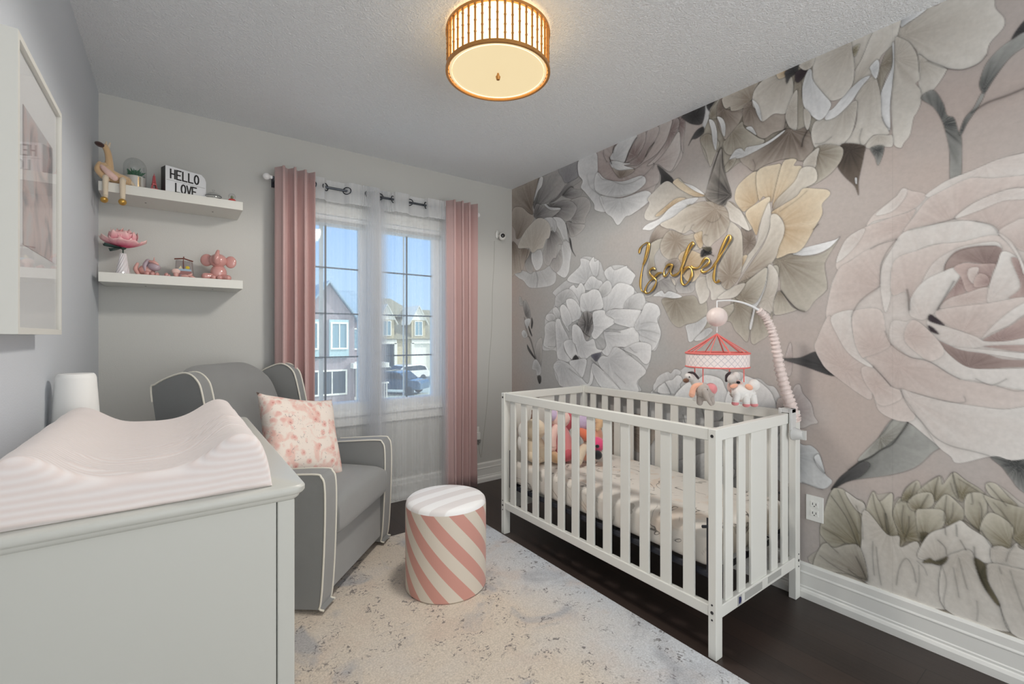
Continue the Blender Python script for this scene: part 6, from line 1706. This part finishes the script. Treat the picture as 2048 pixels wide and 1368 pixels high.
# message board
m_lb = mat('board_face', srgb(228, 230, 233), .35); m_lbs = mat('board_side', srgb(30, 36, 40), .4); m_ink = mat('letter_ink', (.012, .012, .014, 1), .5)
xa, xb = sp_(331, 2.99), sp_(413, 2.99); wl = (xb - xa) * 1.06
t = thing('message_board', 'white light up message board with black letters on the upper shelf', 'message board', (xa, 2.975, ZU), .36)
bm = B(); prism(bm, [(0, 0), (wl - .004, 0), (wl, .01), (wl, .112), (wl - .006, .130), (wl - .022, .146), (0, .150)], 'y', .002, .055); obj('board_case', bm, m_lbs, t, smooth=False)
bm = B(); prism(bm, [(.0, 0), (wl - .003, 0), (wl + .001, .01), (wl + .001, .112), (wl - .005, .131), (wl - .022, .147), (0, .151)], 'y', -.002, .002); fc = obj('board_face', bm, m_lb, t, smooth=False)
bm = B(); box(bm, .004, wl - .004, -.0028, -.0018, .0775, .079); obj('letter_rail', bm, mat('rail_grey', srgb(150, 152, 154), .4), fc, smooth=False)
def letters(txt, par, x0, z0, size, dx, wfac=.42, name='letter'):
    # block letters drawn as strokes
    G = {'H': [[(0, 0), (0, 1)], [(1, 0), (1, 1)], [(0, .5), (1, .5)]], 'E': [[(1, 0), (0, 0), (0, 1), (1, 1)], [(0, .5), (.8, .5)]], 'L': [[(0, 1), (0, 0), (1, 0)]],
         'O': [[(.5 + .5 * math.cos(a * PI / 8), .5 + .5 * math.sin(a * PI / 8)) for a in range(17)]], 'V': [[(0, 1), (.5, 0), (1, 1)]]}
    for i, ch_ in enumerate(txt):
        bm = B()
        for st_ in G[ch_]:
            for (a, b_), (c, d) in zip(st_, st_[1:]):
                p = Vector((x0 + i * dx + a * size * wfac, 0, z0 + b_ * size)); q = Vector((x0 + i * dx + c * size * wfac, 0, z0 + d * size))
                u = (q - p).normalized(); w_ = Vector((-u.z, 0, u.x)) * size * .075; p -= u * size * .05; q += u * size * .05
                A = [bm.verts.new(v + Vector((0, yy, 0))) for yy in (-.0035, -.0015) for v in (p - w_, q - w_, q + w_, p + w_)]
                bm.faces.new(A[:4]); bm.faces.new(A[4:][::-1])
                for k in range(4): bm.faces.new((A[k], A[(k + 1) % 4], A[4 + (k + 1) % 4], A[4 + k]))
        obj(name, bm, m_ink, par, smooth=False)
letters('HELLO', fc, .022, .090, .046, (wl - .05) / 5)
letters('LOVE', fc, .045, .022, .046, (wl - .06) / 5)

# lidded glass jar and tiny globe
x = sp_(428, 2.99); t = thing('glass_jar', 'low clear glass jar with domed lid right of the message board', 'jar', (x, 3.03, ZU))
bm = B(); lathe(bm, [(.001, .002), (.033, .002), (.036, .008), (.036, .040)], 32, cap=False); obj('jar_body', bm, m_clear, t, flatang=2)
bm = B(); lathe(bm, [(.038, .040), (.034, .050), (.020, .058), (.004, .061), (.003, .066), (.007, .070), (.006, .076), (.001, .078)], 32, cap=False); obj('lid', bm, m_clear, t, flatang=2)
bm = B()
for k in range(9): 
    r_ = random.Random(k); blob(bm, ((r_.random() - .5) * .04, (r_.random() - .5) * .04, .014 + .006 * (k % 2)), (.009, .009, .009), seg=10)
obj('pink_filling', bm, mat('pink_sweets', srgb(214, 150, 148), .6), t)
bm = B(); tube(bm, [(.038 * math.cos(2 * PI * k / 32), .038 * math.sin(2 * PI * k / 32), .040) for k in range(32)], .0014, 6, closed=True); obj('jar_rim', bm, m_ring, t)
x = sp_(464, 2.94); t = thing('snow_globe', 'tiny snow globe with red base at the right end of the upper shelf', 'snow globe', (x, 2.94, ZU))
bm = B(); lathe(bm, [(.020, 0), (.021, .004), (.018, .012), (.014, .016), (.001, .016)], 24); obj('globe_base', bm, mat('red_base', srgb(196, 74, 70), .4), t)
bm = B(); blob(bm, (0, 0, .031), (.018, .018, .018), seg=20); obj('glass_ball', bm, m_clear, t)
bm = B(); blob(bm, (0, 0, .026), (.007, .007, .010), seg=10); obj('globe_scene', bm, mat('globe_green', srgb(120, 130, 96), .6), t)

# lower shelf: peony in a cut glass vase
x = sp_(246, 3.0); t = thing('glass_vase', 'conical cut white glass vase holding the pink peony on the lower shelf', 'vase', (x, 3.0, ZL))
m_vase = mat('milky_cut_glass', srgb(226, 222, 224), .15, coat=1)
bm = B(); N_ = 24
for j in range(9):
    z = .108 * j / 8; r0 = .030 - .019 * (j / 8) ** .8
    ring = [bm.verts.new(((r0 + (.0018 if (k + j) % 2 else 0)) * math.cos(2 * PI * k / N_), (r0 + (.0018 if (k + j) % 2 else 0)) * math.sin(2 * PI * k / N_), z)) for k in range(N_)]
    if j: 
        for k in range(N_): bm.faces.new((pr_[k], pr_[(k + 1) % N_], ring[(k + 1) % N_], ring[k]))
    else: bm.faces.new(ring[::-1])
    pr_ = ring
bm.faces.new(pr_)
obj('vase_body', bm, m_vase, t, smooth=False)
fx_ = thing('peony_flower', 'large pink artificial peony standing in the white vase', 'flower', (x, 3.0, ZL + .1085))
m_pet = bpy.data.materials.new('peony_petal'); m_pet.use_nodes = True
n = m_pet.node_tree.nodes; l = m_pet.node_tree.links; b = n['Principled BSDF']; b.inputs['Roughness'].default_value = .7
t_ = n.new('ShaderNodeTexCoord'); vd = n.new('ShaderNodeVectorMath'); vd.operation = 'DISTANCE'; l.new(t_.outputs['Object'], vd.inputs[0]); vd.inputs[1].default_value = (0, 0, .03)
rp = RAMP(vd.outputs['Value'], [(.035, srgb(214, 84, 118)), (.062, srgb(236, 160, 172))]); e_ = rp.color_ramp.elements.new(.10); e_.color = srgb(240, 206, 200); l.new(rp.outputs[0], b.inputs['Base Color'])
bm = B(); tube(bm, [(0, 0, 0), (0, 0, .03)], .003, 8); blob(bm, (0, 0, .03), (.014, .014, .012), seg=12); obj('flower_stem', bm, mat('dark_stem', srgb(52, 66, 58), .6), fx_)
def petalmesh(a, tilt, ln, wd, cup, r0, z0):
    bm = B(); g = []
    for j in range(9):
        v = j / 8; row = []
        for i in range(9):
            u = i / 4 - 1; w_ = wd * math.sin(PI * min(1, v * .62 + .12)) ** .8 * (1 - .25 * max(0, v - .8) * abs(u) * 4)
            rr = r0 + ln * v * math.cos(tilt + cup * v); zz = z0 + ln * v * math.sin(tilt + cup * v) + .006 * u * u * (1 + v)
            row.append(bm.verts.new((rr * math.cos(a) - u * w_ * math.sin(a), rr * math.sin(a) + u * w_ * math.cos(a), zz + .0025 * math.sin(u * 5 + a * 3) * v)))
        g.append(row)
    for j in range(8):
        for i in range(8): bm.faces.new((g[j][i], g[j][i + 1], g[j + 1][i + 1], g[j + 1][i]))
    return bm
r_ = random.Random(11)
for ring_, (cnt, tilt, ln, wd, cup) in enumerate(((9, .0, .086, .036, .30), (8, .30, .080, .038, .65), (8, .62, .078, .036, .95), (7, .92, .074, .034, 1.15), (6, 1.2, .066, .030, 1.3), (4, 1.45, .055, .024, 1.2))):
    for k in range(cnt):
        a = 2 * PI * k / cnt + ring_ * .5 + r_.random() * .3
        o = obj('petal', petalmesh(a, tilt + r_.random() * .15, ln * (.9 + .2 * r_.random()), wd, cup, .006, .028), m_pet, fx_, flatang=3)
        md = o.modifiers.new('s', 'SOLIDIFY'); md.thickness = .0008
m_lfd = mat('dark_leaf', srgb(52, 72, 68), .5)
for a, tl in ((3.5, .0), (4.1, -.45), (.6, .95)):
    o = obj('leaf', petalmesh(a, tl, .066, .018, .1, .01, .022), m_lfd, fx_, flatang=3); md = o.modifiers.new('s', 'SOLIDIFY'); md.thickness = .001

# unicorn figurine, trinkets, framed keepsake, elephant bank
m_uni = mat('dusty_pink_ceramic', srgb(214, 164, 156), .35, coat=.4); m_unig = mat('mauve_ceramic', srgb(176, 158, 168), .35, coat=.4); m_pkc = mat('pink_ceramic', srgb(206, 152, 146), .25, coat=.8)
M_['uni'] = m_uni; M_['unig'] = m_unig; M_['pkc'] = m_pkc
x = sp_(300, 3.02)
plush('unicorn_figurine', 'pink and mauve unicorn figurine lying left of centre on the lower shelf', 'figurine', (x, 3.02, ZL), [
    ('body', 'uni', ('b', (-.015, .005, .032), (.034, .022, .026))),
    ('head', 'unig', ('b', (.020, -.008, .048), (.026, .018, .020), .3)),
    ('mane', 'unig', ('t', [(-.006, -.004, .075), (-.016, -.008, .055), (-.014, -.012, .030)], [.010, .010, .006])),
    ('horn', 'uni', ('t', [(.018, -.008, .066), (.021, -.010, .092)], [.005, .0012])),
    ('forelock', 'uni', ('t', [(.005, -.012, .072), (.025, -.018, .068), (.038, -.016, .058)], [.006, .008, .004])),
    ('leg', 'pkc', ('b', (-.002, -.022, .013), (.013, .014, .013))), ('leg', 'pkc', ('b', (.020, -.022, .012), (.010, .013, .012))), ('leg', 'pkc', ('b', (.036, -.018, .011), (.008, .012, .011))),
    ('tail', 'uni', ('t', [(-.045, -.01, .06), (-.052, -.012, .035), (-.040, -.016, .012)], [.006, .009, .007]))], rz=-.35, s=1.1)
x = sp_(333, 2.98)
plush('rosebud_trinket', 'tiny pink rosebud trinket between the unicorn and the keepsake bag', 'trinket', (x, 2.98, ZL), [('bud', 'pkc', ('b', (0, 0, .012), (.010, .009, .012)), ('b', (.010, 0, .008), (.008, .008, .008))), ('leaf', 'unig', ('b', (-.012, 0, .007), (.008, .006, .006)))], rz=-.35)
x = sp_(368, 3.05)
t = thing('keepsake_bag', 'small grey keepsake bag with stick handle and pictured front on the lower shelf', 'keepsake', (x, 3.05, ZL), -.25)
m_bag = mat('grey_bag', srgb(150, 144, 142), .7); m_bagp = mat('mauve_bag', srgb(168, 122, 120), .6); m_stick = mat('stick_wood', srgb(112, 62, 52), .6)
bm = B(); prism(bm, [(-.040, 0), (.046, 0), (.040, .05), (.036, .098), (-.034, .104), (-.036, .05)], 'y', -.015, .02); bgp = obj('bag_body', bm, m_bag, t, bevel=.004)
bm = B(); prism(bm, [(-.036, .004), (.040, .004), (.038, .044), (-.034, .047)], 'y', -.017, -.0145); obj('bag_band', bm, m_bagp, bgp, smooth=False)
bm = B(); prism(bm, [(-.034, .047), (.037, .044), (.036, .054), (.010, .058), (-.030, .056)], 'y', -.0175, -.0148); obj('blue_hill', bm, mat('pale_blue_print', srgb(170, 196, 214), .6), bgp, smooth=False)
bm = B(); blob(bm, (.020, -.0155, .064), (.010, .0012, .009), seg=14); obj('yellow_sun', bm, mat('yellow_print', srgb(216, 190, 60), .6), bgp)
bm = B(); prism(bm, [(-.022, .056), (-.004, .056), (-.010, .074)], 'y', -.0172, -.0146); obj('cream_tent', bm, mat('cream_print', srgb(226, 214, 180), .6), bgp, smooth=False)
bm = B(); tube(bm, [(-.042, -.004, .110), (0, -.004, .114), (.042, -.004, .100)], .0035, 8); tube(bm, [(0, -.010, .112), (.002, -.018, .085), (.004, -.019, .056)], .002, 6); tube(bm, [(0, -.004, .112), (0, -.004, .124)], .003, 6); obj('stick_handle', bm, m_stick, t)
x = sp_(352, 2.97)
plush('pink_bell', 'small pale pink bell shaped ornament in front of the keepsake bag', 'ornament', (x, 2.97, ZL), [('bell', 'pale', ('b', (0, 0, .034), (.019, .016, .014))), ('bell_foot', 'uni', ('t', [(0, 0, .028), (0, 0, .004)], [.013, .009]))], rz=-.3)
x = sp_(374, 2.965)
plush('reclining_figurine', 'small pink ornament with folded petals lying at the foot of the keepsake bag', 'ornament', (x, 2.965, ZL), [
    ('petals', 'uni', ('b', (-.008, 0, .010), (.020, .012, .010)), ('b', (.010, .0, .016), (.018, .010, .007), -.5), ('b', (.022, 0, .008), (.018, .009, .007), .4)), ('base', 'unig', ('b', (-.024, .004, .010), (.010, .010, .010)))], rz=-.25)
x = sp_(437, 3.02)
plush('elephant_bank', 'glossy pink ceramic elephant bank with raised trunk sitting on the lower shelf', 'elephant bank', (x, 3.02, ZL), [
    ('body', 'pkc', ('b', (0, 0, .040), (.036, .032, .042))),
    ('head', 'pkc', ('b', (0, -.006, .100), (.038, .034, .034))),
    ('trunk', 'pkc', ('t', [(.003, -.036, .092), (.006, -.046, .108), (.007, -.040, .128), (.008, -.034, .142)], [.016, .014, .010, .007])),
    ('ear', 'pkc', ('b', (-.052, .004, .102), (.027, .010, .030))), ('ear', 'pkc', ('b', (.052, .004, .096), (.025, .010, .030))),
    ('leg', 'pkc', ('t', [(-.022, -.014, .020), (-.046, -.030, .018)], [.017, .018])), ('leg', 'pkc', ('t', [(.022, -.014, .018), (.050, -.028, .014)], [.016, .014])),
    ('paw', 'pkc', ('b', (-.012, -.032, .014), (.012, .010, .012))), ('paw', 'pkc', ('b', (.014, -.032, .014), (.012, .010, .012)))], rz=-.35, s=1.13)
